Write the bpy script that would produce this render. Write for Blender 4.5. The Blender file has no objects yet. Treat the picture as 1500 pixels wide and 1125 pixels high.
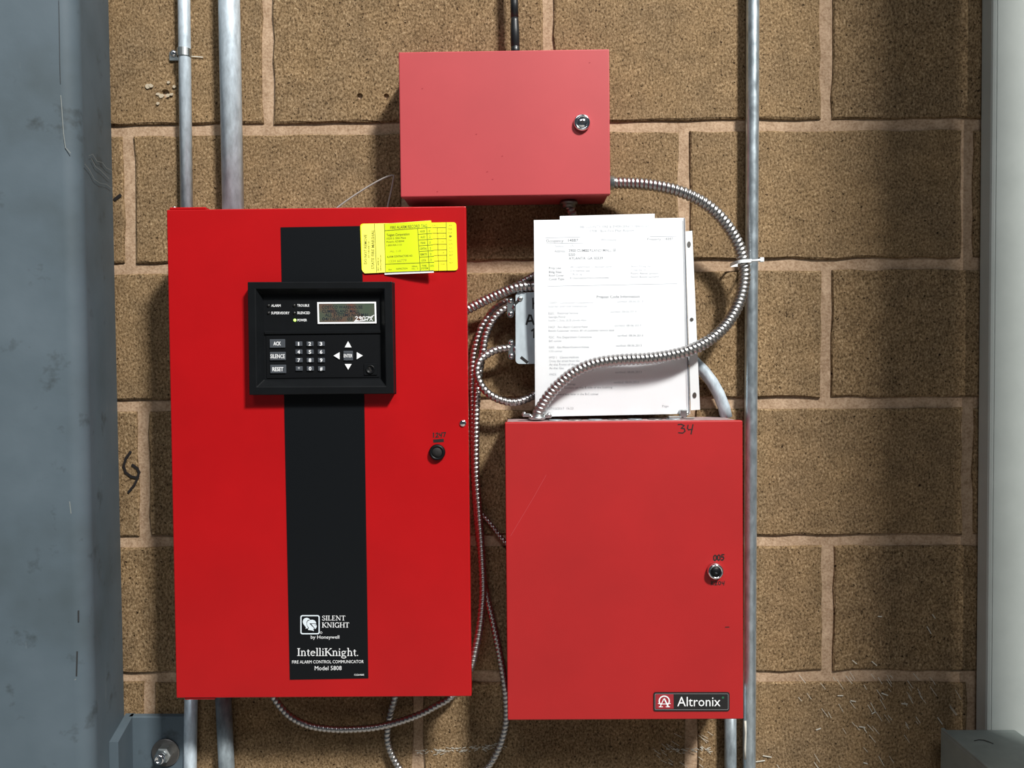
import bpy, bmesh, math, random
from mathutils import Vector, Matrix
random.seed(7)
SC = bpy.context.scene
COL = SC.collection
RAD = math.radians

# ------------------------------------------------------------------ camera
FPX = 1125.0
YAW, PITCH, ROLL = RAD(0.55), RAD(-1.25), RAD(0.28)     # left, down, clockwise
fw = Vector((-math.sin(YAW) * math.cos(PITCH), math.cos(YAW) * math.cos(PITCH), math.sin(PITCH)))
rt0 = fw.cross(Vector((0, 0, 1))).normalized()
up0 = rt0.cross(fw).normalized()
rt = rt0 * math.cos(ROLL) - up0 * math.sin(ROLL)
up = rt0 * math.sin(ROLL) + up0 * math.cos(ROLL)
CAM = Vector((0.75, 0, 0.5625)) - fw * 1.125
cd = bpy.data.cameras.new('camera')
cd.sensor_width = 36.0
cd.lens = 36.0 * FPX / 1500.0
cd.clip_start = 0.01
cam = bpy.data.objects.new('camera', cd)
m = Matrix((rt, up, -fw)).transposed().to_4x4()
m.translation = CAM
cam.matrix_world = m
COL.objects.link(cam)
SC.camera = cam

# ------------------------------------------------------------------ light, exposure
def area(name, loc, target, sx, sy, energy, col):
    l = bpy.data.lights.new(name, 'AREA')
    l.shape = 'RECTANGLE'; l.size = sx; l.size_y = sy
    l.energy = energy; l.color = col
    o = bpy.data.objects.new(name, l)
    o.location = loc
    o.rotation_euler = (Vector(target) - Vector(loc)).to_track_quat('-Z', 'Y').to_euler()
    COL.objects.link(o)
    return o
area('bay_lamp_near', (3.55, -4.0, 5.5), (0.75, 0, 0.56), 0.8, 0.7, 960, (1.0, 0.97, 0.92))
area('bay_lamp_far', (0.2, -4.6, 5.0), (0.75, 0, 0.56), 2.0, 0.9, 75, (0.94, 0.97, 1.0))
W = bpy.data.worlds.new('world'); SC.world = W
W.use_nodes = True
W.node_tree.nodes['Background'].inputs[0].default_value = (0.72, 0.86, 1.0, 1)
W.node_tree.nodes['Background'].inputs[1].default_value = 0.055
SC.view_settings.view_transform = 'Standard'
SC.view_settings.look = 'None'
SC.view_settings.exposure = 0.0
SC.view_settings.gamma = 1.0
SC.view_settings.use_curve_mapping = False

# ------------------------------------------------------------------ frames and picture rays
def ray(px, py):
    return (fw * FPX + rt * (px - 750.0) - up * (py - 562.5)).normalized()
class Frame:
    """origin, right, up, out (towards the room)"""
    def __init__(s, o, r, u):
        s.o = Vector(o); s.r = Vector(r).normalized(); s.u = Vector(u).normalized()
        s.n = s.r.cross(s.u).normalized()
    def p(s, a, b, c): return s.o + s.r * a + s.u * b + s.n * c
    def at(s, px, py, c):
        d = ray(px, py)
        t = (c - (CAM - s.o).dot(s.n)) / d.dot(s.n)
        return CAM + d * t
    def ab(s, px, py, c):
        q = s.at(px, py, c) - s.o
        return q.dot(s.r), q.dot(s.u)
F0 = Frame((0, 0, 0), (1, 0, 0), (0, 0, 1))
def P(px, py, c=0.0): return F0.at(px, py, c)
def box_frame(tl, tr, br, bl, c):
    """the plumb-mounted box whose front face has these corners at depth c"""
    a, b, d, e = [P(x, y, c) for x, y in (tl, tr, br, bl)]
    r = ((b - a) + (d - e)); r.y = 0; r.normalize()
    u = Vector((0, -1, 0)).cross(r) * -1
    u = Vector((-r.z, 0, r.x))
    f = Frame((e.x, 0, e.z), r, u)
    mid = (a + b + d + e) / 4
    w = ((b - a).length + (d - e).length) / 2
    h = ((a - e).length + (b - d).length) / 2
    f.o = Vector((mid.x, 0, mid.z)) - f.r * w / 2 - f.u * h / 2
    return f, w, h

# ------------------------------------------------------------------ materials
def lin(c):
    return tuple(((v / 255) / 12.92 if v / 255 <= 0.04045 else ((v / 255 + 0.055) / 1.055) ** 2.4) for v in c)
def mat(name, col, rough=0.5, metal=0.0, spec=0.5, coat=0.0, emit=None, estr=0.0):
    m = bpy.data.materials.new(name); m.use_nodes = True
    b = m.node_tree.nodes['Principled BSDF']
    b.inputs['Base Color'].default_value = (*col, 1)
    b.inputs['Roughness'].default_value = rough
    b.inputs['Metallic'].default_value = metal
    b.inputs['Specular IOR Level'].default_value = spec
    b.inputs['Coat Weight'].default_value = coat
    if emit:
        b.inputs['Emission Color'].default_value = (*emit, 1)
        b.inputs['Emission Strength'].default_value = estr
    return m
class NT:
    def __init__(s, m):
        s.t = m.node_tree; s.b = s.t.nodes['Principled BSDF']
        s.geo = s.t.nodes.new('ShaderNodeNewGeometry')
    def n(s, typ, **kw):
        x = s.t.nodes.new(typ)
        for k, v in kw.items(): setattr(x, k, v)
        return x
    def l(s, a, b): s.t.links.new(a, b)
    def mapping(s, scale=(1, 1, 1), rot=(0, 0, 0), src=None):
        mp = s.n('ShaderNodeMapping')
        mp.inputs['Scale'].default_value = scale; mp.inputs['Rotation'].default_value = rot
        s.l(src if src else s.geo.outputs['Position'], mp.inputs['Vector'])
        return mp.outputs[0]
    def noise(s, scale, detail=3, rough=0.55, vec=None, dist=0.0):
        x = s.n('ShaderNodeTexNoise')
        x.inputs['Scale'].default_value = scale; x.inputs['Detail'].default_value = detail
        x.inputs['Roughness'].default_value = rough; x.inputs['Distortion'].default_value = dist
        s.l(vec if vec else s.geo.outputs['Position'], x.inputs['Vector'])
        return x.outputs[0]
    def ramp(s, fac, stops):
        r = s.n('ShaderNodeValToRGB'); e = r.color_ramp.elements
        while len(e) < len(stops): e.new(0.5)
        for el, (p, c) in zip(e, stops):
            el.position = p; el.color = (*c, 1) if len(c) == 3 else c
        s.l(fac, r.inputs[0]); return r.outputs[0]
    def mix(s, fac, a, b, mode='MIX'):
        x = s.n('ShaderNodeMix', data_type='RGBA', blend_type=mode)
        for sock, v in ((x.inputs[0], fac), (x.inputs[6], a), (x.inputs[7], b)):
            if hasattr(v, 'is_linked') or hasattr(v, 'links'): s.l(v, sock)
            elif isinstance(v, (int, float)): sock.default_value = v
            else: sock.default_value = (*v, 1)
        return x.outputs[2]
    def bump(s, h, strength, dist, prev=None):
        x = s.n('ShaderNodeBump')
        x.inputs['Strength'].default_value = strength; x.inputs['Distance'].default_value = dist
        s.l(h, x.inputs['Height'])
        if prev: s.l(prev, x.inputs['Normal'])
        return x.outputs[0]

def block_material():
    m = mat('split_block', (0.3, 0.2, 0.09), 0.92, spec=0.15)
    t = NT(m)
    vec = t.mapping((1.0, 1.0, 0.75), (0, RAD(12), 0))
    g = t.noise(340, 4, 0.68, vec)
    big = t.noise(9, 3, 0.6)
    mid = t.noise(38, 3, 0.6)
    c = t.ramp(g, [(0.31, (0.032, 0.020, 0.011)), (0.42, (0.140, 0.092, 0.048)), (0.52, (0.222, 0.152, 0.085)),
                   (0.62, (0.305, 0.219, 0.130)), (0.73, (0.49, 0.39, 0.25))])
    tone = t.ramp(mid, [(0.3, (0.78, 0.76, 0.72)), (0.7, (1.14, 1.12, 1.08))])
    c = t.mix(1.0, c, tone, 'MULTIPLY')
    tone2 = t.ramp(big, [(0.3, (0.86, 0.87, 0.90)), (0.7, (1.08, 1.06, 1.02))])
    c = t.mix(1.0, c, tone2, 'MULTIPLY')
    pit = t.noise(210, 2, 0.5)
    pm = t.ramp(pit, [(0.29, (0.14, 0.11, 0.08)), (0.35, (1, 1, 1))])
    c = t.mix(1.0, c, pm, 'MULTIPLY')
    t.l(c, t.b.inputs['Base Color'])
    n1 = t.bump(g, 0.45, 0.003)
    n2 = t.bump(pm, 0.5, 0.003, n1)
    t.l(n2, t.b.inputs['Normal'])
    return m
def mortar_material():
    m = mat('mortar', (0.4, 0.28, 0.19), 0.95, spec=0.1)
    t = NT(m)
    g = t.noise(60, 4, 0.6); f = t.noise(300, 3, 0.6)
    c = t.ramp(g, [(0.3, (0.26, 0.170, 0.105)), (0.5, (0.35, 0.238, 0.152)), (0.7, (0.46, 0.325, 0.22))])
    c = t.mix(0.35, c, t.ramp(f, [(0.35, (0.16, 0.10, 0.06)), (0.6, (0.5, 0.38, 0.27))]))
    t.l(c, t.b.inputs['Base Color'])
    t.l(t.bump(f, 0.3, 0.002), t.b.inputs['Normal'])
    return m
def paint(name, col, var, rough, scale=14, spec=0.5, coat=0.0, grain=0.0):
    m = mat(name, col, rough, spec=spec, coat=coat)
    t = NT(m)
    n = t.noise(scale, 4, 0.6)
    lo = tuple(v * (1 - var) for v in col); hi = tuple(min(1, v * (1 + var)) for v in col)
    t.l(t.ramp(n, [(0.3, lo), (0.7, hi)]), t.b.inputs['Base Color'])
    f = t.noise(900, 2, 0.5)
    if grain: t.l(t.bump(f, grain, 0.001), t.b.inputs['Normal'])
    return m
def column_material():
    m = mat('column_paint', (0.06, 0.08, 0.09), 0.66, spec=0.28)
    t = NT(m)
    big = t.noise(5, 4, 0.6); mid = t.noise(22, 4, 0.65); fine = t.noise(140, 3, 0.6)
    c = t.ramp(big, [(0.3, (0.050, 0.068, 0.078)), (0.5, (0.068, 0.094, 0.114)), (0.7, (0.084, 0.113, 0.136))])
    dirt = t.ramp(mid, [(0.27, (0.45, 0.42, 0.38)), (0.4, (1, 1, 1))])
    c = t.mix(0.8, c, dirt, 'MULTIPLY')
    sv = t.mapping((1.0, 1.0, 0.18))
    st = t.ramp(t.noise(45, 3, 0.6, sv), [(0.70, (0, 0, 0)), (0.80, (0.6, 0.6, 0.6))])
    c = t.mix(st, c, (0.20, 0.22, 0.23))
    t.l(c, t.b.inputs['Base Color'])
    t.l(t.bump(fine, 0.06, 0.002), t.b.inputs['Normal'])
    return m
def galv_material(name, col, rough, streak=0.25, metal=0.4):
    m = mat(name, col, rough, metal=metal, spec=0.6)
    t = NT(m)
    n = t.noise(160, 3, 0.6, t.mapping((1, 1, 0.35)))
    lo = tuple(v * (1 - streak) for v in col); hi = tuple(min(1, v * (1 + streak * 0.6)) for v in col)
    t.l(t.ramp(n, [(0.3, lo), (0.7, hi)]), t.b.inputs['Base Color'])
    rr = t.ramp(t.noise(60, 2), [(0.3, (rough - 0.06,) * 3), (0.7, (rough + 0.08,) * 3)])
    t.l(rr, t.b.inputs['Roughness'])
    return m

M = {}
M['block'] = block_material()
M['mortar'] = mortar_material()
M['column'] = column_material()
M['galv'] = galv_material('galvanised_steel', (0.60, 0.70, 0.78), 0.42)
M['galv_mid'] = galv_material('handled_zinc', (0.50, 0.58, 0.63), 0.33, 0.3, 0.82)
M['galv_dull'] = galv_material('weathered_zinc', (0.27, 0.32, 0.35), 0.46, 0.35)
M['flex'] = mat('spiral_steel', (0.46, 0.45, 0.445), 0.34, 1.0)
M['chrome'] = mat('chrome', (0.85, 0.87, 0.9), 0.12, 1.0)
M['zinc'] = mat('zinc_hardware', (0.62, 0.66, 0.66), 0.32, 1.0)
M['washer'] = mat('dark_steel', (0.20, 0.19, 0.18), 0.42, 0.9)
M['red_main'] = paint('red_gloss_paint', (0.375, 0.0040, 0.0060), 0.06, 0.33, 9, spec=0.4)
M['red_psu'] = paint('red_satin_paint', (0.355, 0.0088, 0.0102), 0.06, 0.5, 9, grain=0.04)
M['red_top'] = paint('faded_red_paint', (0.415, 0.048, 0.056), 0.05, 0.45, 7, grain=0.03)
M['dust'] = paint('dusty_red_top', (0.28, 0.20, 0.20), 0.35, 0.9, 60)
M['black_film'] = mat('black_film', (0.0045, 0.0056, 0.0070), 0.42, spec=0.2)
M['black_plastic'] = paint('black_plastic', (0.0042, 0.0050, 0.0060), 0.15, 0.45, 40, spec=0.2, grain=0.05)
M['panel_plastic'] = mat('panel_plastic', (0.0034, 0.0040, 0.0050), 0.5, spec=0.18)
M['button'] = mat('grey_rubber', (0.052, 0.060, 0.072), 0.5)
M['white_ink'] = mat('white_ink', (0.80, 0.82, 0.84), 0.6)
M['pale_ink'] = mat('pale_ink', (0.66, 0.74, 0.80), 0.6)
M['marker'] = mat('black_marker', (0.012, 0.010, 0.010), 0.5)
M['black_hole'] = mat('dark_cavity', (0.006, 0.005, 0.005), 0.8)
M['rubber'] = mat('black_rubber', (0.010, 0.012, 0.014), 0.38)
M['white_plastic'] = mat('white_nylon', (0.78, 0.82, 0.84), 0.4)
M['paper'] = mat('white_paper', (0.86, 0.88, 0.91), 0.7, spec=0.2)
M['ink_dark'] = mat('toner_dark', (0.05, 0.065, 0.09), 0.7)
M['ink_mid'] = mat('toner_mid', (0.12, 0.14, 0.17), 0.7)
M['ink_light'] = mat('toner_washed_out', (0.27, 0.30, 0.34), 0.7)  # wash-out by bright light put into the ink colour
M['tag'] = mat('yellow_card', (0.92, 0.86, 0.012), 0.55)
M['tag_pale'] = mat('pale_yellow_card', (0.93, 0.90, 0.13), 0.55)
M['tag_front'] = mat('lime_yellow_card', (0.72, 0.86, 0.010), 0.55)
M['tag_ink'] = mat('tag_print', (0.13, 0.14, 0.01), 0.7)
M['tag_ink_faint'] = mat('tag_print_faint', (0.40, 0.42, 0.02), 0.7)
M['plate_red'] = mat('plate_red', (0.30, 0.018, 0.028), 0.4)
M['plate_black'] = mat('plate_black', (0.010, 0.010, 0.011), 0.35)
M['plate_line'] = mat('plate_line', (0.22, 0.22, 0.23), 0.4)
M['green_dot'] = mat('green_dot', (0.02, 0.12, 0.06), 0.4)
M['cover'] = galv_material('brushed_zinc', (0.50, 0.58, 0.63), 0.5, 0.1)
M['post'] = paint('pale_grey_paint', (0.43, 0.47, 0.45), 0.05, 0.6, 18, grain=0.1)
M['rail'] = paint('dark_grey_paint', (0.19, 0.225, 0.215), 0.10, 0.6, 30, grain=0.06)
M['cable_grey'] = mat('grey_wire', (0.32, 0.30, 0.28), 0.45)
M['fleck'] = mat('paint_fleck', (0.48, 0.46, 0.40), 0.7)
M['chip'] = mat('broken_block', (0.40, 0.34, 0.25), 0.9)
M['led_off'] = mat('led_off', (0.016, 0.016, 0.016), 0.25)
M['led_on'] = mat('led_green', (0.3, 0.6, 0.1), 0.3, emit=(0.55, 1.0, 0.18), estr=1.6)
M['scuff_light'] = mat('pale_scrape', (0.15, 0.17, 0.17), 0.7)
M['scuff_dark'] = mat('dark_scrape', (0.018, 0.020, 0.022), 0.7)
M['floor'] = paint('concrete_floor', (0.27, 0.26, 0.24), 0.2, 0.7, 3)
def lcd_material():
    m = mat('lcd_glass', (0.07, 0.09, 0.07), 0.25)
    t = NT(m)
    n = t.noise(30, 2, 0.5)
    t.l(t.ramp(n, [(0.35, (0.060, 0.088, 0.062)), (0.5, (0.075, 0.085, 0.062)), (0.62, (0.125, 0.062, 0.045))]), t.b.inputs['Base Color'])
    return m
M['lcd'] = lcd_material()
M['lcd_ink'] = mat('lcd_ink', (0.012, 0.020, 0.028), 0.4)
def sleeve_material():
    m = bpy.data.materials.new('clear_sleeve'); m.use_nodes = True
    nt = m.node_tree; b = nt.nodes['Principled BSDF']
    b.inputs['Base Color'].default_value = (0.92, 0.95, 0.97, 1); b.inputs['Roughness'].default_value = 0.22
    tr = nt.nodes.new('ShaderNodeBsdfTransparent'); mx = nt.nodes.new('ShaderNodeMixShader')
    mx.inputs[0].default_value = 0.16
    nt.links.new(tr.outputs[0], mx.inputs[1]); nt.links.new(b.outputs[0], mx.inputs[2])
    nt.links.new(mx.outputs[0], nt.nodes['Material Output'].inputs[0])
    return m
M['sleeve'] = sleeve_material()
M['sleeve_edge'] = mat('sleeve_binding_edge', (0.62, 0.72, 0.74), 0.35)

# ------------------------------------------------------------------ object helpers
def tag(o, label, cat=None, group=None, kind=None):
    if label: o['label'] = label
    if cat: o['category'] = cat
    if group: o['group'] = group
    if kind: o['kind'] = kind
    return o
def thing(name, loc, label, cat, group=None):
    o = bpy.data.objects.new(name, None); COL.objects.link(o)
    o.location = loc; o.empty_display_size = 0.02
    return tag(o, label, cat, group)
def origin(o):
    v = Vector(o.location)
    while o.parent: o = o.parent; v += o.location
    return v
class MB:
    """collects geometry in world space, linked as one mesh object"""
    def __init__(s): s.v = []; s.f = []; s.sm = []
    def add(s, vs, fs, smooth=False):
        k = len(s.v); s.v += [tuple(v) for v in vs]
        s.f += [tuple(i + k for i in f) for f in fs]; s.sm += [smooth] * len(fs)
        return s
    def box(s, fr, a0, a1, b0, b1, c0, c1, bev=0.0, segs=1):
        bm = bmesh.new(); bmesh.ops.create_cube(bm, size=1.0)
        for v in bm.verts:
            v.co = Vector(((a0 + a1) / 2 + v.co.x * (a1 - a0), (b0 + b1) / 2 + v.co.y * (b1 - b0), (c0 + c1) / 2 + v.co.z * (c1 - c0)))
        if bev: bmesh.ops.bevel(bm, geom=bm.edges[:], offset=bev, segments=segs, affect='EDGES', profile=0.5)
        bm.verts.index_update()
        s.add([fr.p(*v.co) for v in bm.verts], [[v.index for v in f.verts] for f in bm.faces]); bm.free(); return s
    def pbox(s, fr, x0, y0, x1, y1, c0, c1, bev=0.0, segs=1):
        """a box whose front face covers this picture rectangle at height c1 over the frame"""
        cx, cy = (x0 + x1) / 2, (y0 + y1) / 2
        a0 = fr.ab(x0, cy, c1)[0]; a1 = fr.ab(x1, cy, c1)[0]
        b1 = fr.ab(cx, y0, c1)[1]; b0 = fr.ab(cx, y1, c1)[1]
        return s.box(fr, a0, a1, b0, b1, c0, c1, bev, segs)
    def prism(s, fr, pts, c0, c1):
        """polygon of (a, b) extruded from c0 to c1"""
        n = len(pts)
        if sum(pts[i][0] * pts[(i + 1) % n][1] - pts[(i + 1) % n][0] * pts[i][1] for i in range(n)) < 0: pts = pts[::-1]
        vs = [fr.p(a, b, c1) for a, b in pts] + [fr.p(a, b, c0) for a, b in pts]
        fs = [list(range(n)), list(range(2 * n - 1, n - 1, -1))] + [[i, i + n, (i + 1) % n + n, (i + 1) % n] for i in range(n)]
        return s.add(vs, fs)
    def pprism(s, fr, pix, c0, c1): return s.prism(fr, [fr.ab(x, y, c1) for x, y in pix], c0, c1)
    def lathe(s, o, axis, prof, n=28, smooth=True):
        """prof: (radius, height) along axis from o"""
        ax = Vector(axis).normalized()
        t = ax.cross(Vector((0, 0, 1)));  t = t if t.length > 1e-3 else ax.cross(Vector((1, 0, 0)))
        t.normalize(); b = ax.cross(t); o = Vector(o)
        vs = []; fs = []
        for r, h in prof:
            for j in range(n):
                q = 2 * math.pi * j / n
                vs.append(o + ax * h + (t * math.cos(q) + b * math.sin(q)) * r)
        for i in range(len(prof) - 1):
            for j in range(n):
                fs.append([i * n + j, i * n + (j + 1) % n, (i + 1) * n + (j + 1) % n, (i + 1) * n + j])
        fs.append(list(range(n))[::-1]); fs.append([(len(prof) - 1) * n + j for j in range(n)])
        return s.add(vs, fs, smooth)
    def tube(s, pts, rad, n=16, radf=None, smooth=True):
        pts = [Vector(p) for p in pts]
        T = [(pts[min(i + 1, len(pts) - 1)] - pts[max(i - 1, 0)]).normalized() for i in range(len(pts))]
        ref = Vector((0, -1, 0)) if abs(T[0].y) < 0.9 else Vector((0, 0, 1))
        nn = (ref - T[0] * ref.dot(T[0])).normalized()
        vs = []; fs = []; L = 0
        for i, p in enumerate(pts):
            if i: L += (p - pts[i - 1]).length
            nn = (nn - T[i] * nn.dot(T[i])).normalized(); bb = T[i].cross(nn)
            for j in range(n):
                q = 2 * math.pi * j / n
                r = radf(L, q) if radf else rad
                vs.append(p + (nn * math.cos(q) + bb * math.sin(q)) * r)
        for i in range(len(pts) - 1):
            for j in range(n):
                fs.append([i * n + j, i * n + (j + 1) % n, (i + 1) * n + (j + 1) % n, (i + 1) * n + j])
        fs.append(list(range(n))[::-1]); fs.append([(len(pts) - 1) * n + j for j in range(n)])
        return s.add(vs, fs, smooth)
    def ribbon(s, surf, pix, w, lift=0.00012):
        """a pen stroke through picture points lying on a surface"""
        n = len(pix)
        for i in range(n - 1):
            (x0, y0), (x1, y1) = pix[i], pix[i + 1]
            L = math.hypot(x1 - x0, y1 - y0) or 1
            dx, dy = (x1 - x0) / L * w / 2, (y1 - y0) / L * w / 2
            q = [(x0 - dx * .7 - dy, y0 - dy * .7 + dx), (x1 + dx * .7 - dy, y1 + dy * .7 + dx), (x1 + dx * .7 + dy, y1 + dy * .7 - dx), (x0 - dx * .7 + dy, y0 - dy * .7 - dx)]
            s.add([surf(x, y, lift + 0.00002 * (i % 3)) for x, y in q], [[0, 1, 2, 3]])
        return s
    def flat(s, surf, pix, lift=0.00012):
        return s.add([surf(x, y, lift) for x, y in pix], [list(range(len(pix)))])
    def build(s, name, material, parent=None, label=None, kind=None):
        o0 = origin(parent) if parent else Vector((0, 0, 0))
        me = bpy.data.meshes.new(name)
        me.from_pydata([tuple(Vector(v) - o0) for v in s.v], [], s.f)
        me.polygons.foreach_set('use_smooth', s.sm)
        me.materials.append(material)
        bm = bmesh.new(); bm.from_mesh(me); bmesh.ops.recalc_face_normals(bm, faces=bm.faces[:]) if s.closed() else None
        bm.to_mesh(me); bm.free()
        o = bpy.data.objects.new(name, me); COL.objects.link(o)
        if parent: o.parent = parent
        return tag(o, label, kind=kind)
    keep = False
    def closed(s): return not s.keep
def spline(pts, step=0.004):
    """Catmull-Rom through points, resampled evenly"""
    P_ = [Vector(p) for p in pts]
    P_ = [P_[0] * 2 - P_[1]] + P_ + [P_[-1] * 2 - P_[-2]]
    out = []
    for i in range(1, len(P_) - 2):
        a, b, c, d = P_[i - 1:i + 3]
        for k in range(24):
            t = k / 24
            out.append(0.5 * ((2 * b) + (c - a) * t + (2 * a - 5 * b + 4 * c - d) * t * t + (3 * b - a - 3 * c + d) * t ** 3))
    out.append(P_[-2])
    res = [out[0]]; acc = 0.0; need = step
    for i in range(1, len(out)):
        seg = (out[i] - out[i - 1]).length; pos = 0.0
        while seg - pos >= need:
            pos += need; res.append(out[i - 1].lerp(out[i], pos / seg)); need = step
        need -= (seg - pos)
    res.append(out[-1])
    return res
def path(pix): return [P(x, y, c) for x, y, c in pix]
def surf_of(fr, c): return lambda x, y, l=0.0: fr.at(x, y, c + l)

# ------------------------------------------------------------------ lettering (built-in font turned into flat mesh)
_tc = {}
def glyphs(sx, bold=0.0):
    key = (sx, bold)
    if key not in _tc:
        cu = bpy.data.curves.new('t', 'FONT'); cu.body = sx; cu.resolution_u = 2; cu.offset = bold; cu.fill_mode = 'FRONT'
        o = bpy.data.objects.new('t', cu); COL.objects.link(o)
        bpy.context.view_layer.update()
        me = o.evaluated_get(bpy.context.evaluated_depsgraph_get()).to_mesh()
        _tc[key] = ([tuple(v.co) for v in me.vertices], [tuple(p.vertices) for p in me.polygons])
        o.to_mesh_clear() if hasattr(o, 'to_mesh_clear') else None
        COL.objects.unlink(o); bpy.data.objects.remove(o); bpy.data.curves.remove(cu)
    return _tc[key]
CAPH = max(v[1] for v in glyphs('H')[0])
def text(mb, s, surf, x0, x1, yt, yb, slope=0.0, bold=0.0, lift=0.00012, turn=False, slant=0.0):
    """fits text between x0..x1, cap height yt..yb; turn=True reads upwards (then x0..x1 is bottom..top and yt..yb left..right)"""
    vs, fs = glyphs(s, bold)
    if not vs: return mb
    l = min(v[0] for v in vs); r = max(v[0] for v in vs)
    out = []
    for x, y, z in vs:
        u = (x - l) / (r - l); w = y / CAPH
        if turn: X = yb - (yb - yt) * w + slope * (u - .5) * (x1 - x0); Y = x0 + (x1 - x0) * u
        else:
            X = x0 + (x1 - x0) * u + slant * w * (yb - yt); Y = yb - (yb - yt) * w + slope * (X - x0)
        out.append(surf(X, Y, lift))
    return mb.add(out, fs)
# stroke digits for marker writing, unit box, y down
PEN = {
 '0': [[(.5, 0), (.12, .2), (.08, .75), (.45, 1), (.85, .75), (.88, .2), (.5, 0)]],
 '1': [[(.35, .1), (.5, 0), (.45, 1)]],
 '2': [[(.1, .2), (.5, 0), (.85, .22), (.6, .55), (.08, 1), (.95, .95)]],
 '3': [[(.05, .05), (.55, 0), (.8, .18), (.4, .45), (.85, .55), (.9, .8), (.5, 1), (.08, .93)]],
 '4': [[(.2, .1), (.08, .45), (.2, .6), (.85, .52)], [(.9, 0), (.62, 1.05)]],
 '5': [[(.9, .02), (.3, .02), (.22, .45), (.7, .42), (.85, .7), (.5, 1), (.08, .95)]],
 '6': [[(.7, 0), (.2, .4), (.12, .8), (.5, 1), (.85, .75), (.5, .5), (.15, .7)]],
 '7': [[(.05, .08), (.9, .02), (.4, 1)]],
 '9': [[(.85, .25), (.4, .5), (.15, .25), (.5, 0), (.85, .2), (.7, 1)]],
 'K': [[(.15, 0), (.12, 1)], [(.85, .05), (.2, .5), (.85, 1)]],
 'A': [[(.05, 1), (.4, .02), (.6, .05), (.95, 1)], [(.2, .68), (.8, .62)]],
 'H': [[(.1, 0), (.12, 1)], [(.9, 0), (.9, 1)], [(.1, .5), (.9, .45)]],
 'X': [[(.05, .05), (.9, 1)], [(.95, 0), (.05, 1)]],
}
def pen(mb, s, surf, x0, x1, y0, y1, w, gap=0.25, slope=0.0, lift=0.00012):
    cw = (x1 - x0) / (len(s) + gap * (len(s) - 1))
    for i, ch in enumerate(s):
        ox = x0 + i * cw * (1 + gap)
        for st in PEN[ch]:
            mb.ribbon(surf, [(ox + u * cw, y0 + v * (y1 - y0) + slope * (ox + u * cw - x0)) for u, v in st], w, lift)
    return mb
# serif letters: strokes (x0, y0, x1, y1, thickness) and arcs ('a', cx, cy, rx, ry, deg0, deg1, thickness); cap height 1
def _sf(x, y, w=.30): return (x - w / 2, y, x + w / 2, y, .07)
SER = {
 'I': (.36, [(.18, 0, .18, 1, .15), _sf(.18, .035), _sf(.18, .965)]),
 'K': (.78, [(.16, 0, .16, 1, .15), _sf(.16, .035), _sf(.16, .965), (.66, .96, .2, .45, .07), (.30, .58, .68, .03, .15), _sf(.64, .965, .22), _sf(.70, .035, .22)]),
 'N': (.86, [(.16, 0, .16, 1, .07), (.12, .98, .70, .02, .15), (.70, 0, .70, 1, .07), _sf(.15, .035, .24), _sf(.13, .965, .22), _sf(.70, .965, .24)]),
 'S': (.58, [('a', .28, .74, .19, .21, 20, 270, .11), ('a', .28, .27, .21, .24, 90, -160, .12), (.47, .78, .47, .96, .06), (.07, .04, .07, .24, .06)]),
 'L': (.62, [(.17, 0, .17, 1, .15), _sf(.17, .965), (.04, .035, .56, .035, .07), (.55, 0, .55, .24, .06)]),
 'E': (.64, [(.17, 0, .17, 1, .15), (.04, .965, .54, .965, .07), (.04, .035, .56, .035, .07), (.2, .51, .42, .51, .07), (.53, .8, .53, 1, .05), (.56, 0, .56, .22, .05), (.42, .42, .42, .6, .05)]),
 'T': (.68, [(.34, 0, .34, 1, .15), (.04, .965, .64, .965, .07), _sf(.34, .035), (.05, .78, .05, 1, .05), (.63, .78, .63, 1, .05)]),
 'G': (.82, [('a', .42, .5, .33, .46, 40, 330, .13), (.68, 0, .68, .42, .13), _sf(.68, .43, .26), (.68, .76, .68, .98, .06)]),
 'H': (.86, [(.17, 0, .17, 1, .15), (.69, 0, .69, 1, .15), (.17, .51, .69, .51, .07), _sf(.17, .035), _sf(.17, .965), _sf(.69, .035), _sf(.69, .965)]),
 'n': (.62, [(.15, 0, .15, .64, .13), _sf(.15, .03, .24), (.03, .62, .15, .66, .06), ('a', .31, .42, .16, .23, 0, 160, .10), (.47, 0, .47, .44, .13), _sf(.47, .03, .24)]),
 't': (.38, [(.17, .12, .17, .82, .13), (.03, .63, .34, .63, .07), ('a', .26, .13, .09, .11, 180, 330, .09)]),
 'e': (.56, [('a', .28, .33, .21, .29, 5, 315, .11), (.1, .38, .49, .38, .07)]),
 'l': (.30, [(.15, 0, .15, 1.03, .13), _sf(.15, .03, .25), (.03, 1.0, .15, 1.03, .06)]),
 'i': (.30, [(.15, 0, .15, .64, .13), _sf(.15, .03, .25), (.03, .62, .15, .65, .06), (.15, .83, .15, .96, .14)]),
 'g': (.60, [('a', .26, .44, .17, .19, 0, 360, .10), ('a', .28, -.14, .23, .15, 0, 360, .09), (.14, .26, .12, .06, .09), (.13, .04, .44, -.01, .11), (.38, .58, .54, .62, .07)]),
 'h': (.62, [(.15, 0, .15, 1.03, .13), _sf(.15, .03, .24), (.03, 1.0, .15, 1.03, .06), ('a', .31, .42, .16, .23, 0, 160, .10), (.47, 0, .47, .44, .13), _sf(.47, .03, .24)]),
 '.': (.22, [(.1, 0, .1, .12, .12)]),
}
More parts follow.
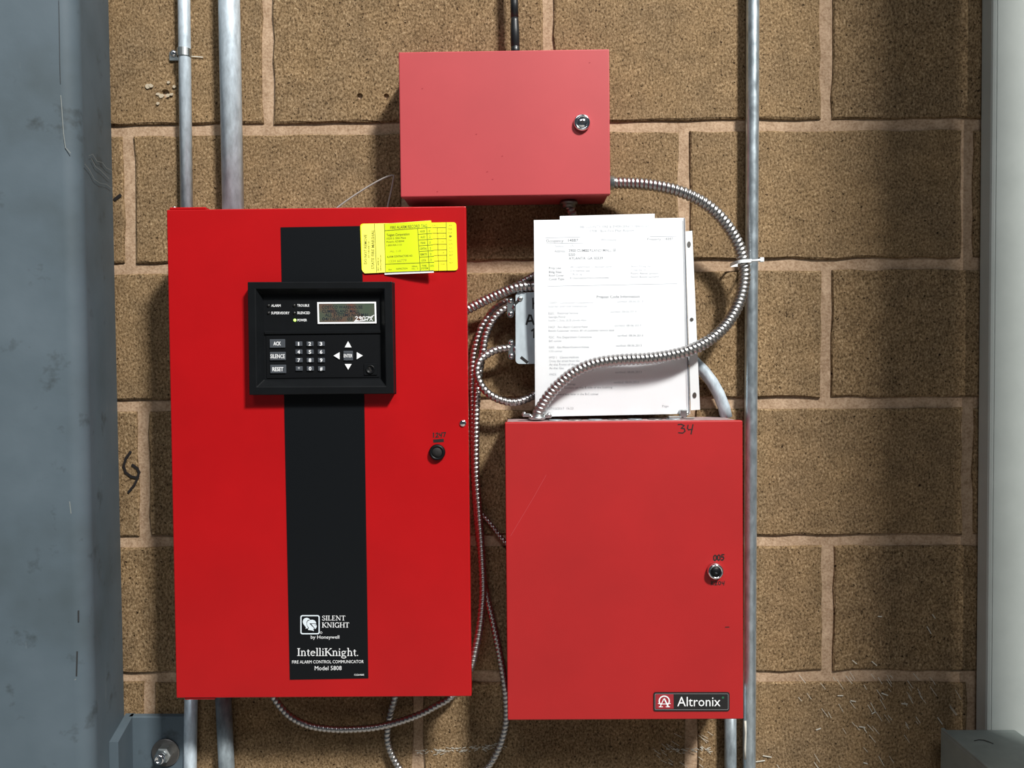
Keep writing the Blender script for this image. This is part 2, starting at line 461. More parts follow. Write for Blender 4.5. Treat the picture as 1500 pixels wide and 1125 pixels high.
def serif(mb, s, surf, x0, x1, yt, yb, lift=0.00012):
    tot = sum(SER[c][0] for c in s)
    k = (x1 - x0) / tot; h = yb - yt; x = x0
    for ch in s:
        for j, st in enumerate(SER[ch][1]):
            if st[0] == 'a':
                _, cx, cy, rx, ry, d0, d1, th = st
                pts = [(cx + rx * math.cos(RAD(d0 + (d1 - d0) * i / 12)), cy + ry * math.sin(RAD(d0 + (d1 - d0) * i / 12))) for i in range(13)]
            else: pts = [(st[0], st[1]), (st[2], st[3])]; th = st[4]
            pix = [(x + u * k, yb - v * h) for u, v in pts]
            for (ax, ay), (bx, by) in zip(pix, pix[1:]):
                L = math.hypot(bx - ax, by - ay) or 1
                nx, ny = -(by - ay) / L * th / 2 * h, (bx - ax) / L * th / 2 * h
                mb.add([surf(q[0], q[1], lift + 0.00001 * (j % 5)) for q in ((ax + nx, ay + ny), (bx + nx, by + ny), (bx - nx, by - ny), (ax - nx, ay - ny))], [[0, 1, 2, 3]])
        x += SER[ch][0] * k
    return mb

# ================================================================== the wall of blocks
zt, zb = P(750, 186).z, P(750, 992).z
PITCH_Z = (zt - zb) / 4
wall = tag(bpy.data.objects.new('wall_back', None), None)
bpy.data.objects.remove(wall)
X0, X1, Z0, Z1 = -2.0, 2.9, -0.95, 2.5
mbw = MB()
nx, nz = 120, 80
vs = []
for j in range(nz + 1):
    for i in range(nx + 1):
        vs.append((X0 + (X1 - X0) * i / nx, 0.0042 + random.uniform(-.0006, .0006), Z0 + (Z1 - Z0) * j / nz))
fs = [[j * (nx + 1) + i, j * (nx + 1) + i + 1, (j + 1) * (nx + 1) + i + 1, (j + 1) * (nx + 1) + i] for j in range(nz) for i in range(nx)]
mbw.keep = True
mbw.add(vs, fs)
mbw.box(F0, X0, X1, Z0, Z1, -0.19, -0.03)
wall = mbw.build('wall_back', M['mortar'])
tag(wall, 'tan concrete block wall with pale mortar joints', kind='structure')
ROWS = {0: [392, 803, 1211], 1: [189, 595, 1003, 1418], 2: [392, 803, 1211], 3: [210, 612, 1010, 1418],
        4: [405, 808, 1213], 5: [218, 612, 1013, 1425]}
def block(x0, x1, z0, z1, holes=()):
    n_w = max(3, int((x1 - x0) / 0.03)); n_h = max(3, int((z1 - z0) / 0.03))
    j = lambda: random.uniform(-.0016, .0016)
    out = [(x0 + (x1 - x0) * i / n_w, z0) for i in range(n_w)] + [(x1, z0 + (z1 - z0) * i / n_h) for i in range(n_h)] + \
          [(x1 - (x1 - x0) * i / n_w, z1) for i in range(n_w)] + [(x0, z1 - (z1 - z0) * i / n_h) for i in range(n_h)]
    out = [(a + j(), b + j()) for a, b in out]
    cx, cz = (x0 + x1) / 2, (z0 + z1) / 2
    f = random.uniform(-.0006, .0006)
    def ring(ins, y):
        r = []
        for a, b in out:
            k = ins * random.uniform(.6, 1.4)
            r.append((a - k * (1 if a > cx else -1) if abs(abs(a - cx) - (x1 - x0) / 2) < .006 else a, y, b - k * (1 if b > cz else -1) if abs(abs(b - cz) - (z1 - z0) / 2) < .006 else b))
        return r
    n = len(out)
    V = ring(.0032, f) + ring(.0012, f + .0016) + [(a, .006, b) for a, b in out] + [(a, .05, b) for a, b in out]
    Fs = [list(range(n))]
    for r in range(3):
        Fs += [[r * n + i, r * n + (i + 1) % n, (r + 1) * n + (i + 1) % n, (r + 1) * n + i] for i in range(n)]
    Fs.append(list(range(3 * n, 4 * n))[::-1])
    mb = MB(); mb.add(V, Fs)
    o = mb.build('concrete_block', M['block'], wall)
    for (px, py, r, dep) in holes:
        q = P(px, py)
        cb = MB().lathe((q.x, -0.01, q.z), (0, 1, 0), [(r * 1.25, 0), (r * 1.15, .0105), (r * .9, .013), (r * .8, .01 + dep)], 14)
        c = cb.build('cutter', M['black_hole'])
        md = o.modifiers.new('b', 'BOOLEAN'); md.object = c; md.operation = 'DIFFERENCE'; md.solver = 'EXACT'
        bpy.context.view_layer.update()
        me = bpy.data.meshes.new_from_object(o.evaluated_get(bpy.context.evaluated_depsgraph_get()))
        o.modifiers.clear(); o.data = me
        bpy.data.objects.remove(c)
    return o
JG = 0.0078
for k in range(-7, 11):
    z1 = zt + PITCH_Z - k * PITCH_Z; z0 = z1 - PITCH_Z
    src = ROWS.get(k, ROWS[4] if k % 2 == 0 else ROWS[5])
    cy = min(max(186 + (k - .5) * 201.5, 60), 1070)
    xs = [P(x, cy).x for x in src]
    while xs[0] > X0: xs.insert(0, xs[0] - .4066)
    while xs[-1] < X1: xs.append(xs[-1] + .4066)
    for a, b in zip(xs, xs[1:]):
        a, b = max(a, X0), min(b, X1)
        if b - a < .05: continue
        hl = []
        if k == 0:
            if a < P(527, 141).x < b: hl = [(527, 141, .0040, .036), (566, 141, .0036, .036)]
            elif a < P(241, 136).x < b: hl = [(242, 137, .0055, .02)]
        if z1 - z0 > .05 and z0 > Z0 - .19: block(a + JG, b - JG, max(z0 + JG, Z0 + .001), z1 - JG, hl)
# writing, chips and flecks that belong to the wall
SW = surf_of(F0, 0.001)
mk = MB()
mk.ribbon(SW, [(191, 662), (184, 672), (181, 683), (184, 692), (192, 698), (201, 700), (204, 692), (201, 686), (194, 681)], 3.8)
mk.ribbon(SW, [(202, 699), (197, 710), (188, 721)], 3.4)
mk.ribbon(SW, [(168, 292), (176, 286)], 4.5)
mk.build('marker_writing', M['marker'], wall, 'black marker scrawl on the block')
ch = MB()
for (x, y, r) in ((217, 127, 5), (222, 126, 4), (232, 138, 4), (236, 141, 4.5), (247, 141, 4), (252, 139, 3.5), (232, 152, 3.5), (247, 121, 3), (256, 128, 3)):
    q = P(x, y)
    pr = []
    for i in range(7):
        t = i / 7 * 6.283; rr = r * .001 * random.uniform(.6, 1.1)
        pr.append((q.x + rr * math.cos(t), q.z + rr * math.sin(t) * .8))
    ch.prism(F0, pr, -0.001, random.uniform(.001, .0025))
ch.build('broken_chip', M['chip'], wall, 'pale broken bits around an old anchor hole', 'stuff')
fl = MB()
def fleck(x, y, L, ang, w):
    dx, dy = math.cos(RAD(ang)) * L / 2, math.sin(RAD(ang)) * L / 2
    fl.ribbon(SW, [(x - dx, y - dy), (x + dx, y + dy)], w, .0006)
random.seed(21)
for i in range(70):
    x = random.gauss(1270, 75); y = 990 + abs(random.gauss(0, 70)); 
    if not 1110 < x < 1440 or y > 1150: continue
    fleck(x, y, random.uniform(5, 18), random.uniform(48, 62), random.uniform(.5, .9))
for x, y, L, a, w in ((1296, 1017, 9, 20, 1.8), (1325, 1031, 8, 5, 2), (1250, 1027, 7, 10, 1.6), (1280, 1044, 6, -30, 1.6), (1263, 1065, 8, 8, 1.8),
                      (1199, 1068, 6, -20, 1.8), (1268, 1118, 5, 15, 1.8), (1289, 903, 5, 5, 1.6), (1113, 1115, 14, -8, 2), (1124, 1108, 12, 10, 1.6),
                      (1361, 923, 12, 60, 1.2), (1368, 903, 7, 55, 1.1), (1281, 972, 9, 40, 1.4), (1252, 970, 8, 40, 1.2), (1231, 1019, 7, 0, 1.6), (1377, 1056, 12, 55, 1.4)):
    fleck(x, y, L, a, w)
for i in range(90):
    t = random.random()
    fleck(610 + 130 * t, 1103 - 10 * t + random.gauss(0, 2.2), random.uniform(2, 6), random.uniform(-30, 30), random.uniform(.4, 1.0))
for i in range(36):
    fleck(random.uniform(975, 1042), 1099 + random.gauss(0, 1.6), random.uniform(2, 5), random.uniform(-30, 40), random.uniform(.7, 1.5))
for i in range(26):
    fleck(random.uniform(960, 1045), random.uniform(1065, 1123), random.uniform(5, 13), random.uniform(25, 45), .6)
fleck(288, 83, 18, 4, 1.4)
fl.build('paint_fleck', M['fleck'], wall, 'pale scratches and overspray flecks', 'stuff')

fb = MB(); fb.box(F0, X0, X1, Z0 - .12, Z0, 0.0, 4.2)
tag(fb.build('floor', M['floor']), 'plain grey concrete floor', kind='structure')

# ================================================================== steel column with wall clip
def column(xs, depth, width, label, clip, back=.006, turn=0.0, lean=0.0):
    root = thing('steel_column', (xs - width / 2, -depth / 2, Z0), label, 'column')
    R = min(.020, width * .2); B = .005; pts = []
    for (cx, cc, d0) in ((xs - R, depth - R, 0), (xs - width + R, depth - R, 90), (xs - width + B, back + B, 180), (xs - B, back + B, 270)):
        for i in range(9):
            q_ = R if d0 < 180 else B
            t = RAD(d0 + i * 90 / 8); pts.append((cx + q_ * math.cos(t), -(cc + q_ * math.sin(t))))
    tn = math.tan(RAD(turn)); pts = [(x - (y + .0) * tn, y + ((x - xs) * tn if y < -depth * .5 else 0)) for x, y in pts]
    n = len(pts); V = []; zs = [Z0, Z1]
    for z in zs: V += [(x + (.56 - z) * lean, y, z) for x, y in pts]
    sh = MB(); sh.add(V, [[i, (i + 1) % n, n + (i + 1) % n, n + i] for i in range(n)], True)
    sh.add(V, [list(range(n)), list(range(n, 2 * n))])
    sh.build('tube_shaft', M['column'], root)
    if not clip: return root
    def pl(x0, y0, dx, dy):                                     # vertical plane through (x0, y0) along (dx, dy)
        n_ = Vector((dy, -dx, 0)).normalized(); o_ = Vector((x0, y0, 0))
        n_ = n_ if n_.dot(CAM - o_) > 0 else -n_
        def f(px, py, l=0):
            d = ray(px, py); return CAM + d * ((l - (CAM - o_).dot(n_)) / d.dot(n_))
        return f
    side = pl(xs, 0, tn, -1); front = pl(xs + depth * tn, -depth, 1, tn)
    def marks(surf, lines, w, material, lab):
        for L in lines:
            k_ = MB(); k_.keep = True; k_.ribbon(surf, L, w, .0004); k_.build('paint_mark', material, root, lab)
    marks(side, [[(124, 240), (132, 250), (138, 262), (146, 268), (156, 270), (163, 275)], [(130, 228), (136, 226), (142, 236), (150, 238), (156, 246), (164, 250)], [(134, 232), (140, 244), (148, 250), (160, 262)]], .6, M['scuff_light'], 'thin pale crack in the paint')
    marks(front, [[(86, 0), (87, 50), (87.5, 90), (88.5, 122)]], .8, M['scuff_dark'], 'dark scrape')
    marks(front, [[(89, 140), (91, 165), (93, 195), (96, 216), (103, 224)], [(102, 735), (104, 752)], [(90, 1002), (100, 1000), (111, 995)]], 1.5, M['scuff_light'], 'pale paint chip')
    marks(front, [[(115, 895), (115, 910)], [(113, 955), (112, 990)], [(58, 968), (61, 982)]], 2.4, M['scuff_dark'], 'dark scuff')
    t = .0125
    # angle clip: one leg against the side of the column, one leg on the wall
    zt_ = P(230, 1050, t).z; xr = P(271, 1080, t).x
    a = MB()
    prof = [(0.0012, zt_), (0.022, zt_), (.088, P(147, 1088, .09).z), (.088, zt_ - .30), (0.0012, zt_ - .30)]
    V = [(xs + .003 + c * tn, -c, z) for c, z in prof] + [(xs + .003 + t + c * tn, -c, z) for c, z in prof]
    k = len(prof)
    a.add(V, [list(range(k)), list(range(k, 2 * k))[::-1]] + [[i, (i + 1) % k, (i + 1) % k + k, i + k] for i in range(k)])
    a.box(F0, xs + t - .001, xr, zt_ - .30, zt_, .0012, t, .0012)
    cl = a.build('angle_clip', M['column'], root)
    b = P(242, 1103, t + .003)
    w = MB().lathe((b.x, -t, b.z), (0, -1, 0), [(.019, 0), (.0205, .0006), (.0205, .0026), (.0195, .0032), (.008, .0032)], 30, False)
    w.build('washer', M['washer'], cl, 'dark round washer')
    nb = MB()
    nb.lathe((b.x, -t - .0032, b.z), (0, -1, 0), [(.0118, 0), (.0118, .008), (.0100, .0098), (.0075, .0098)], 6, False)
    nb.build('hex_nut', M['zinc'], cl, 'bright zinc hex nut')
    sb = MB(); sb.lathe((b.x, -t - .0125, b.z), (0, -1, 0), [(.0075, 0), (.0075, .010), (.0062, .0115), (.0045, .0115), (.0045, .010), (.001, .010)], 20)
    sb.build('anchor_bolt', M['chrome'], cl, 'threaded bolt end')
    return root
xs_col = P(173.5, 530, 0).x
column(xs_col, .158, .203, 'blue-grey painted steel column with a bolted wall clip, at the left edge', True, turn=14, lean=.006)  # turned off the wall line so its right side catches less light
column(1.69, .65, .10, 'added blue-grey steel column out of view, shading the right part of the wall', False, .45)  # unseen blocker, added and sized to cast the soft shadow band

# ================================================================== pale post and dark guard rail on the right
pr = thing('pale_post', (P(1452, 562, .03).x + .07, -.015, Z0), 'pale grey painted post against the block wall at the right edge', 'post')
xp = P(1450, 562, .03).x
pm_ = MB(); pm_.box(F0, xp, xp + .14, Z0, Z1, .0012, .030, .004, 2)
pm_.build('post_body', M['post'], pr)
eb = MB(); eb.box(F0, xp + .0062, xp + .0078, Z0 + .01, Z1 - .01, .0295, .0308)
eb.build('edge_bead', M['post'], pr)
gc = .036
gl = P(1377, 1068, gc); gr = P(1487, 1069, gc)
rl = thing('guard_rail', (gl.x + .05, -.16, gl.z - .10), 'dark grey square steel rail running forward from the pale post', 'rail')
FR = Frame((0, 0, 0), (1, 0, 0), (0, 0, 1))
rb = MB(); rb.box(FR, gl.x, gr.x, gl.z - .102, gl.z, gc, .40, .003, 2)
rb.build('rail_tube', M['rail'], rl)
rp = MB(); rp.box(FR, gl.x + .001, gl.x + .006, gl.z - .11, gl.z + .0022, gc, .40, .0008)
rp.build('side_flange', M['rail'], rl)
bp_ = MB(); bp_.box(FR, P(1470, 1100, .03).x, gr.x + .03, gl.z - .16, gl.z - .012, .0305, gc + .001, .001)
bp_.build('back_plate', M['rail'], rl)
sc = MB(); SR = lambda x, y, l=0: (lambda d: CAM + d * ((gl.z + .0003 + l - CAM.z) / d.z))(ray(x, y))
sc.ribbon(SR, [(1427, 1085), (1434, 1083.5), (1441, 1084), (1455, 1089)], 1.1)
sc.build('scuff_mark', M['marker'], rl)

# ================================================================== conduits
def conduit(pix, od, label, mat_=None, extra_top=None, extra_bot=None):
    pts = path(pix)
    if extra_top is not None: pts.insert(0, Vector((pts[0].x, pts[0].y, extra_top)))
    if extra_bot is not None: pts.append(Vector((pts[-1].x, pts[-1].y, extra_bot)))
    base = min(pts, key=lambda v: v.z)
    root = thing('conduit', base, label, 'conduit', None)
    full = spline(pts, .02) if len(pts) > 4 else pts
    mb = MB().tube(full, od / 2, 28)
    mb.build('pipe', mat_ or M['galv'], root)
    return root
d1, d2 = .0105, .0160
conduit([(269.5, 0, d1), (273.7, 322, d1)], .0172, 'thin galvanised conduit entering the top of the tall red cabinet', extra_top=Z1)
conduit([(335.5, 0, d2), (341.8, 322, d2)], .0300, 'thick galvanised conduit entering the top of the tall red cabinet', extra_top=Z1)
conduit([(280.5, 986, d1), (278.5, 1125, d1)], .0185, 'thin dull conduit leaving the bottom of the tall red cabinet', M['galv'], extra_bot=Z0)
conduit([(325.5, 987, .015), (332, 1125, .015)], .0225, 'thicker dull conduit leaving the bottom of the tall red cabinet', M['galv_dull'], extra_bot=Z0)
d3 = .0125
cr = conduit([(1102.5, 0, d3), (1100, 560, d3), (1097.5, 1125, d3)], .0185, 'long straight conduit right of the red boxes, tied with a white cable tie', M['galv_mid'], extra_top=Z1, extra_bot=Z0)
conduit([(862, 492, .022), (900, 492, .022), (955, 499, .022), (1003, 519, .020), (1036, 550, .016), (1056, 584, .014), (1064, 611.5, .013)], .0172,
        'bent conduit curving from behind the papers into the lower right red box', M['galv'])
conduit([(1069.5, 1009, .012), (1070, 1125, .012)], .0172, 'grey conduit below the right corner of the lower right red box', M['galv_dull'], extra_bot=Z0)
# old paint drips on the straight conduit, below the box
for y0, y1, x, w in ((1056, 1112, 1091.5, 3.2), (1062, 1070, 1097, 1.6), (1080, 1086, 1096.5, 1.4), (1096, 1103, 1096, 1.8)):
    q0, q1 = P(x, y0, d3 + .006), P(x, y1, d3 + .006)
    pd = MB().tube([q0, q0.lerp(q1, .3) + Vector((.0006, 0, 0)), q0.lerp(q1, .7) - Vector((.0004, 0, 0)), q1], w * .0005, 8); pd.build('paint_drip', M['fleck'], cr, 'pale dried paint drip')
# strap on the thin conduit
st = thing('conduit_strap', P(262, 84, 0), 'one-hole zinc strap holding the thin conduit to the wall', 'strap')
q = P(270, 78, d1)
sb = MB()
for k in range(15):
    t = RAD(-20 + 220 * k / 14)
n = 18; V = []
for h in (-.0055, .0055):
    for rr in (.0090, .0102):
        for k in range(n):
            t = RAD(-30 + 240 * k / (n - 1)); V.append((q.x + rr * math.cos(t), q.y - rr * math.sin(t), q.z + h))
Fs = []
for k in range(n - 1):
    a, b, c, d = k, n + k, 2 * n + k, 3 * n + k
    Fs += [[a, a + 1, b + 1, b], [c, d, d + 1, c + 1], [b, b + 1, d + 1, d], [a, c, c + 1, a + 1]]
Fs += [[0, n, 3 * n, 2 * n], [n - 1, 3 * n - 1, 4 * n - 1, 2 * n - 1][::1]]
sb.add(V, Fs)
e = P(248, 80, .002)
sb.box(F0, e.x, q.x - .0085, q.z - .0075, q.z + .0055, .0012, .0034, .0008)
sb.build('strap_band', M['zinc'], st)
sw = MB(); c = P(254, 78, .004); sw.lathe((c.x, -.0034, c.z), (0, -1, 0), [(.0050, 0), (.0050, .0012), (.0040, .0030), (.0015, .0036)], 18)
sw.build('screw', M['chrome'], st)

# ================================================================== cabinets
def cabinet(fr, w, h, c, dt, material, root, name_body='cabinet_body', side=.0015):
    b = MB(); b.box(fr, .0015, w - side, .0015, h - .0015, .0015, c - dt, .001); b.build(name_body, material, root)
    d = MB(); d.box(fr, 0, w, 0, h, c - dt + .0004, c, .0014, 3)
    return d.build('door', material, root)
def lock(fr, px, py, r, c, root, ring, core, hole, slot=None, tall=.004):
    q = fr.at(px, py, c + tall)
    q = q - fr.n * (q - fr.o).dot(fr.n) + fr.n * c
    k = MB().lathe(q, fr.n, [(r, 0), (r, tall * .55), (r * .88, tall), (r * .70, tall), (r * .66, tall * .8), (r * .2, tall * .8)], 32)
    o = k.build('key_lock', ring, root)
    k2 = MB().lathe(q + fr.n * tall * .8, fr.n, [(r * .62, 0), (r * .60, tall * .12), (r * .1, tall * .14)], 28)
    k2.build('lock_core', core, o)
    if slot:
        s_ = MB(); sf = lambda x, y, l=0: fr.at(px + x, py + y, c + tall * .95 + l)
        s_.flat(sf, slot); s_.keep = True
        s_.build('keyhole', hole, o)
    return o
# ---- tall fire alarm panel
CM = .100
FM, WM, HM = box_frame((244, 307), (682, 302), (691, 1020), (258, 1023), CM)
main = thing('fire_alarm_panel', FM.p(WM / 2, 0, 0), 'tall bright red fire alarm cabinet with a black stripe and keypad display', 'alarm panel')
door = cabinet(FM, WM, HM, CM, .014, M['red_main'], main, side=.016)
MB().box(FM, .003, WM - .018, HM - .0016, HM - .0009, .003, CM - .016).build('dust_and_bounce_cover', M['dust'], main, 'added grey layer on the unseen top, damping red bounce')  # dust added on the unseen top to keep red bounce off the conduits
for a0_, b0_, b1_, aa, bb in ((.003, HM + .0001, HM + .0034, .0065, HM + .0034), (.010, -.0032, -.0001, .0115, -.0058)):
    MB().box(FM, a0_, .052, b0_, b1_, CM - .022, CM - .002, .0008).build('hinge_tab', M['red_main'], main)
    MB().lathe(FM.p(aa, bb, CM - .010), FM.u, [(.0028, 0), (.0028, .002), (.0016, .0026)], 12).build('hinge_pin', M['zinc'], main)
SM = surf_of(FM, CM)
st_ = MB(); st_.pprism(FM, [(411, 333), (530, 331), (539.5, 993.5), (424.5, 995.5)], CM + .0001, CM + .0007)
stripe = st_.build('black_stripe', M['black_film'], main, 'matt black stripe down the door')
SS = surf_of(FM, CM + .0007)
# emblem: helmet in a rounded square
em = MB()
def rrect(x0, y0, x1, y1, r, n=5):
    o = []
    for cx, cy, d0 in ((x1 - r, y0 + r, -90), (x1 - r, y1 - r, 0), (x0 + r, y1 - r, 90), (x0 + r, y0 + r, 180)):
        for i in range(n): t = RAD(d0 + 90 * i / (n - 1)); o.append((cx + r * math.cos(t), cy + r * math.sin(t)))
    return o
def frame_loop(mb, surf, outer, inner, lift=.0004):
    n = len(outer)
    mb.add([surf(x, y, lift) for x, y in outer] + [surf(x, y, lift) for x, y in inner], [[i, (i + 1) % n, (i + 1) % n + n, i + n] for i in range(n)])
frame_loop(em, SS, rrect(440, 901, 468.3, 929.2, 3), rrect(441.7, 902.7, 466.6, 927.5, 1.8))
C1 = lambda pts: [(425 + x * .0978, 890 + y * .0978) for x, y in pts]
em.flat(SS, C1([(188, 215), (196, 180), (220, 158), (252, 152), (284, 165), (298, 180), (268, 186), (250, 205), (245, 235), (250, 268), (268, 300), (262, 315), (244, 308), (232, 322), (236, 296), (218, 272), (198, 246)]), .00012)
em.flat(SS, C1([(262, 205), (300, 184), (340, 182), (372, 196), (388, 222), (390, 236), (288, 236), (300, 252), (366, 318), (345, 318), (358, 352), (320, 340), (268, 335), (280, 300), (256, 268), (250, 236)]), .00016)
em.flat(SS, C1([(318, 246), (390, 244), (390, 256), (352, 262), (398, 266), (398, 290), (380, 322)]), .00012)
em.keep = True
em.build('knight_emblem', M['pale_ink'], stripe, 'white helmet emblem in a rounded square')
lt = MB(); lt.keep = True
serif(lt, 'SILENT', SS, 471.5, 506, 901.8, 908.8)
serif(lt, 'KNIGHT', SS, 471.5, 511.6, 911.8, 919.2)
serif(lt, 'IntelliKnight.', SS, 435, 525.5, 949.6, 960.8)
text(lt, 'by Honeywell', SS, 455.3, 497, 930.8, 935.6, -.002)
text(lt, 'FIRE ALARM CONTROL COMMUNICATOR', SS, 427.8, 532.8, 967.5, 971.9, -.006)
text(lt, 'Model 5808', SS, 461, 500.4, 975.7, 981.8, -.006)
text(lt, '122646E', SS, 519, 533.4, 987.2, 989.7)
for a in range(10):
    t0, t1 = a / 10 * 6.283, (a + 1) / 10 * 6.283
    lt.ribbon(SS, [(470.4 + 1.5 * math.cos(t0), 926.8 + 1.5 * math.sin(t0)), (470.4 + 1.5 * math.cos(t1), 926.8 + 1.5 * math.sin(t1))], .5)
lt.build('lettering', M['white_ink'], stripe, 'white printed name and model lettering', kind='stuff')
# keypad bezel
CB, CI = CM + .0155, CM + .0040
O = [(362.5, 413), (574.5, 412.5), (577, 576.5), (365, 578.5)]
I1 = [(374, 423), (563, 422.5), (565.5, 566), (376, 567)]
I2 = [(385.5, 431.5), (556, 431), (558, 555), (387.5, 556)]
bz = MB(); bz.keep = True
V = [FM.at(x, y, CB) for x, y in O]
Vb = [v - FM.n * (CB - CM - .0003) for v in V]
V2 = [FM.at(x, y, CB) for x, y in I1]; V3 = [FM.at(x, y, CI) for x, y in I2]
q4 = lambda a, b: [[a + i, a + (i + 1) % 4, b + (i + 1) % 4, b + i] for i in range(4)]
bz.add(Vb + V + V2 + V3, q4(0, 4) + q4(4, 8) + q4(8, 12) + [[12, 13, 14, 15][::-1], [0, 1, 2, 3]])
bezel = bz.build('keypad_bezel', M['black_plastic'], main, 'black plastic recessed keypad housing')
mdb = bezel.modifiers.new('soft', 'BEVEL'); mdb.width = .0008; mdb.segments = 2; mdb.limit_method = 'ANGLE'
SI = surf_of(FM, CI)
pp = MB(); pp.pbox(FM, 387, 484, 557.5, 489, CI, CI + .0022, .0006)
pp.build('panel_ridge', M['black_plastic'], bezel)
pp = MB(); pp.pbox(FM, 390, 491, 555.5, 553.5, CI - .0005, CI + .0009, .0004)
pp.build('keypad_plate', M['panel_plastic'], bezel)
CK = CI + .0009
SK = surf_of(FM, CK)
kb = MB(); kt = MB(); kt.keep = True
def button(x0, y0, x1, y1, label, tx, bold=.02):
    MB().pbox(FM, x0, y0, x1, y1, CK - .0003, CK + .0018, .0006).build('button', M['button'], bezel)
    s_ = surf_of(FM, CK + .0018)
    text(kt, label, s_, tx[0], tx[1], tx[2], tx[3], bold=bold)
button(394.7, 497, 417.4, 509.6, 'ACK', (400.5, 411.5, 500.6, 505.8))
button(395, 515.6, 418.2, 528, 'SILENCE', (396, 417.2, 519, 524.6), .012)
button(395.5, 534.4, 418.8, 547, 'RESET', (399, 415, 538, 543.6))
for r_, row in enumerate(('123', '456', '789', '*0#')):
    for c_, chx in enumerate(row):
        cx = (437.4, 453.8, 470.2)[c_] + r_ * .15; cy = (503.7, 515.5, 527.7, 540)[r_]
        hw = {'1': .8, '*': 1.5}.get(chx, 1.9)
        button(cx - 5.2, cy - 3.4, cx + 5.2, cy + 3.4, chx, (cx - hw, cx + hw, cy - 2.5, cy + 2.5) if chx != '*' else (cx - hw, cx + hw, cy - 1.7, cy + 3.0))
button(502.8, 514, 516.8, 528.2, 'ENTER', (503.6, 516.2, 518.8, 523.4), .012)
for tri in ([(505, 508.8), (509.7, 500), (514.6, 508.8)], [(488.6, 521), (497.2, 516), (497.2, 526.2)], [(531.2, 521), (522.6, 516), (522.6, 526.2)], [(505, 533.2), (515, 533.2), (510, 541.6)]):
    MB().pprism(FM, tri, CK - .0003, CK + .0016).build('arrow_button', M['white_ink'], bezel, 'white triangular arrow key')
lk = MB(); lk.pbox(FM, 533, 532.5, 552.4, 549.5, CK - .0003, CK + .0012, .0004)
lkq = FM.at(542.5, 541, CK + .0012)
lk.lathe(lkq, FM.n, [(.0060, 0), (.0058, .0012), (.0045, .0014), (.0042, .0006), (.0006, .0006)], 24)
lk.build('key_switch', M['black_plastic'], bezel)
ks = MB(); ks.keep = True; ks.ribbon(surf_of(FM, CK + .002), [(541, 538.5), (543.5, 543.5)], 2.4); ks.build('keyhole', M['black_hole'], bezel)
lc = MB(); SL = surf_of(FM, CI + .0016)
frame_loop(lc, SL, [(464.6, 442.6), (550.8, 442), (551.6, 473.6), (465.4, 474.4)], [(467, 445), (548.4, 444.4), (549.2, 471.2), (467.8, 472)], 0.0)
lc.keep = True; lc.build('display_frame', M['white_ink'], bezel, 'white printed frame line around the display')
lb = MB(); lb.pprism(FM, [(464.6, 442.6), (550.8, 442), (551.6, 473.6), (465.4, 474.4)], CI, CI + .0014); lb.build('display_rim', M['black_plastic'], bezel)
ls = MB(); ls.pprism(FM, [(467.4, 445.4), (548.2, 444.8), (549, 471), (468, 471.8)], CI + .0010, CI + .00155)
ls.build('display_screen', M['lcd'], bezel, 'dim green lcd showing four lines of text')
lx = MB(); lx.keep = True
text(lx, 'COSTCO WAREHOUSE', SL, 471.5, 531, 447.6, 452, bold=.012)
text(lx, 'CUMBERLAND MALL', SL, 471.8, 526.5, 453.6, 458, bold=.012)
text(lx, 'ALL SYSTEMS NORMAL', SL, 476, 541, 459, 463.4, bold=.012)
text(lx, '04/10/07   03', SL, 472, 516.5, 464.8, 469.3, bold=.012)
lx.build('display_text', M['lcd_ink'], bezel, kind='stuff')
gx = MB(); gx.keep = True
pen(gx, '2907X', SL, 520, 546, 463.5, 469.6, 1.0, .15); gx.ribbon(SL, [(519, 470.6), (534, 469.5), (548, 461.5)], .9)
gx.build('display_glare', M['white_ink'], bezel, 'painted white glare strokes at the lower right of the lcd')  # glare on the display drawn as white strokes
for (x, y, on) in ((393.4, 447.7, 0), (393.4, 458.4, 0), (431, 447.5, 0), (431.3, 458.4, 0), (431.9, 469, 1)):
    qq = FM.at(x, y, CI + .0003)
    MB().lathe(qq - FM.n * .0004, FM.n, [(.0020, 0), (.0019, .0008), (.0012, .0015), (.0003, .0018)], 14).build('led', M['led_on' if on else 'led_off'], bezel, 'lit green power led' if on else None)
for (s_, a, b, c_, d_) in (('ALARM', 397.3, 411, 445.9, 449.3), ('SUPERVISORY', 397.3, 424, 456.7, 460.2), ('TROUBLE', 435.4, 453, 445.7, 449.1), ('SILENCED', 435.4, 454, 456.5, 460), ('POWER', 435.8, 449.6, 467.2, 470.7)):
    text(kt, s_, SI, a, b, c_, d_, bold=.012)
kt.build('lettering', M['white_ink'], bezel, 'white legends on the keypad', kind='stuff')
# lock, screw and marker digits
lock(FM, 640, 663, .0108, CM, main, M['black_plastic'], M['black_hole'], M['black_hole'], None, .0055)
sq = FM.at(678, 620, CM)
MB().lathe(sq - FM.n * .0003, FM.n, [(.0048, 0), (.0048, .0008), (.0036, .0022), (.0012, .0027)], 20).build('screw', M['chrome'], main, 'bright round head screw')
wk = MB(); wk.keep = True
pen(wk, '1247', SM, 633, 653, 634.5, 640.8, 1.5, .2, -.06)
wk.flat(SM, [(634.3, 643.8), (649.8, 642.6), (650.3, 647.4), (634.8, 648.6)])
wk.build('marker_writing', M['marker'], main, 'handwritten digits above the lock')

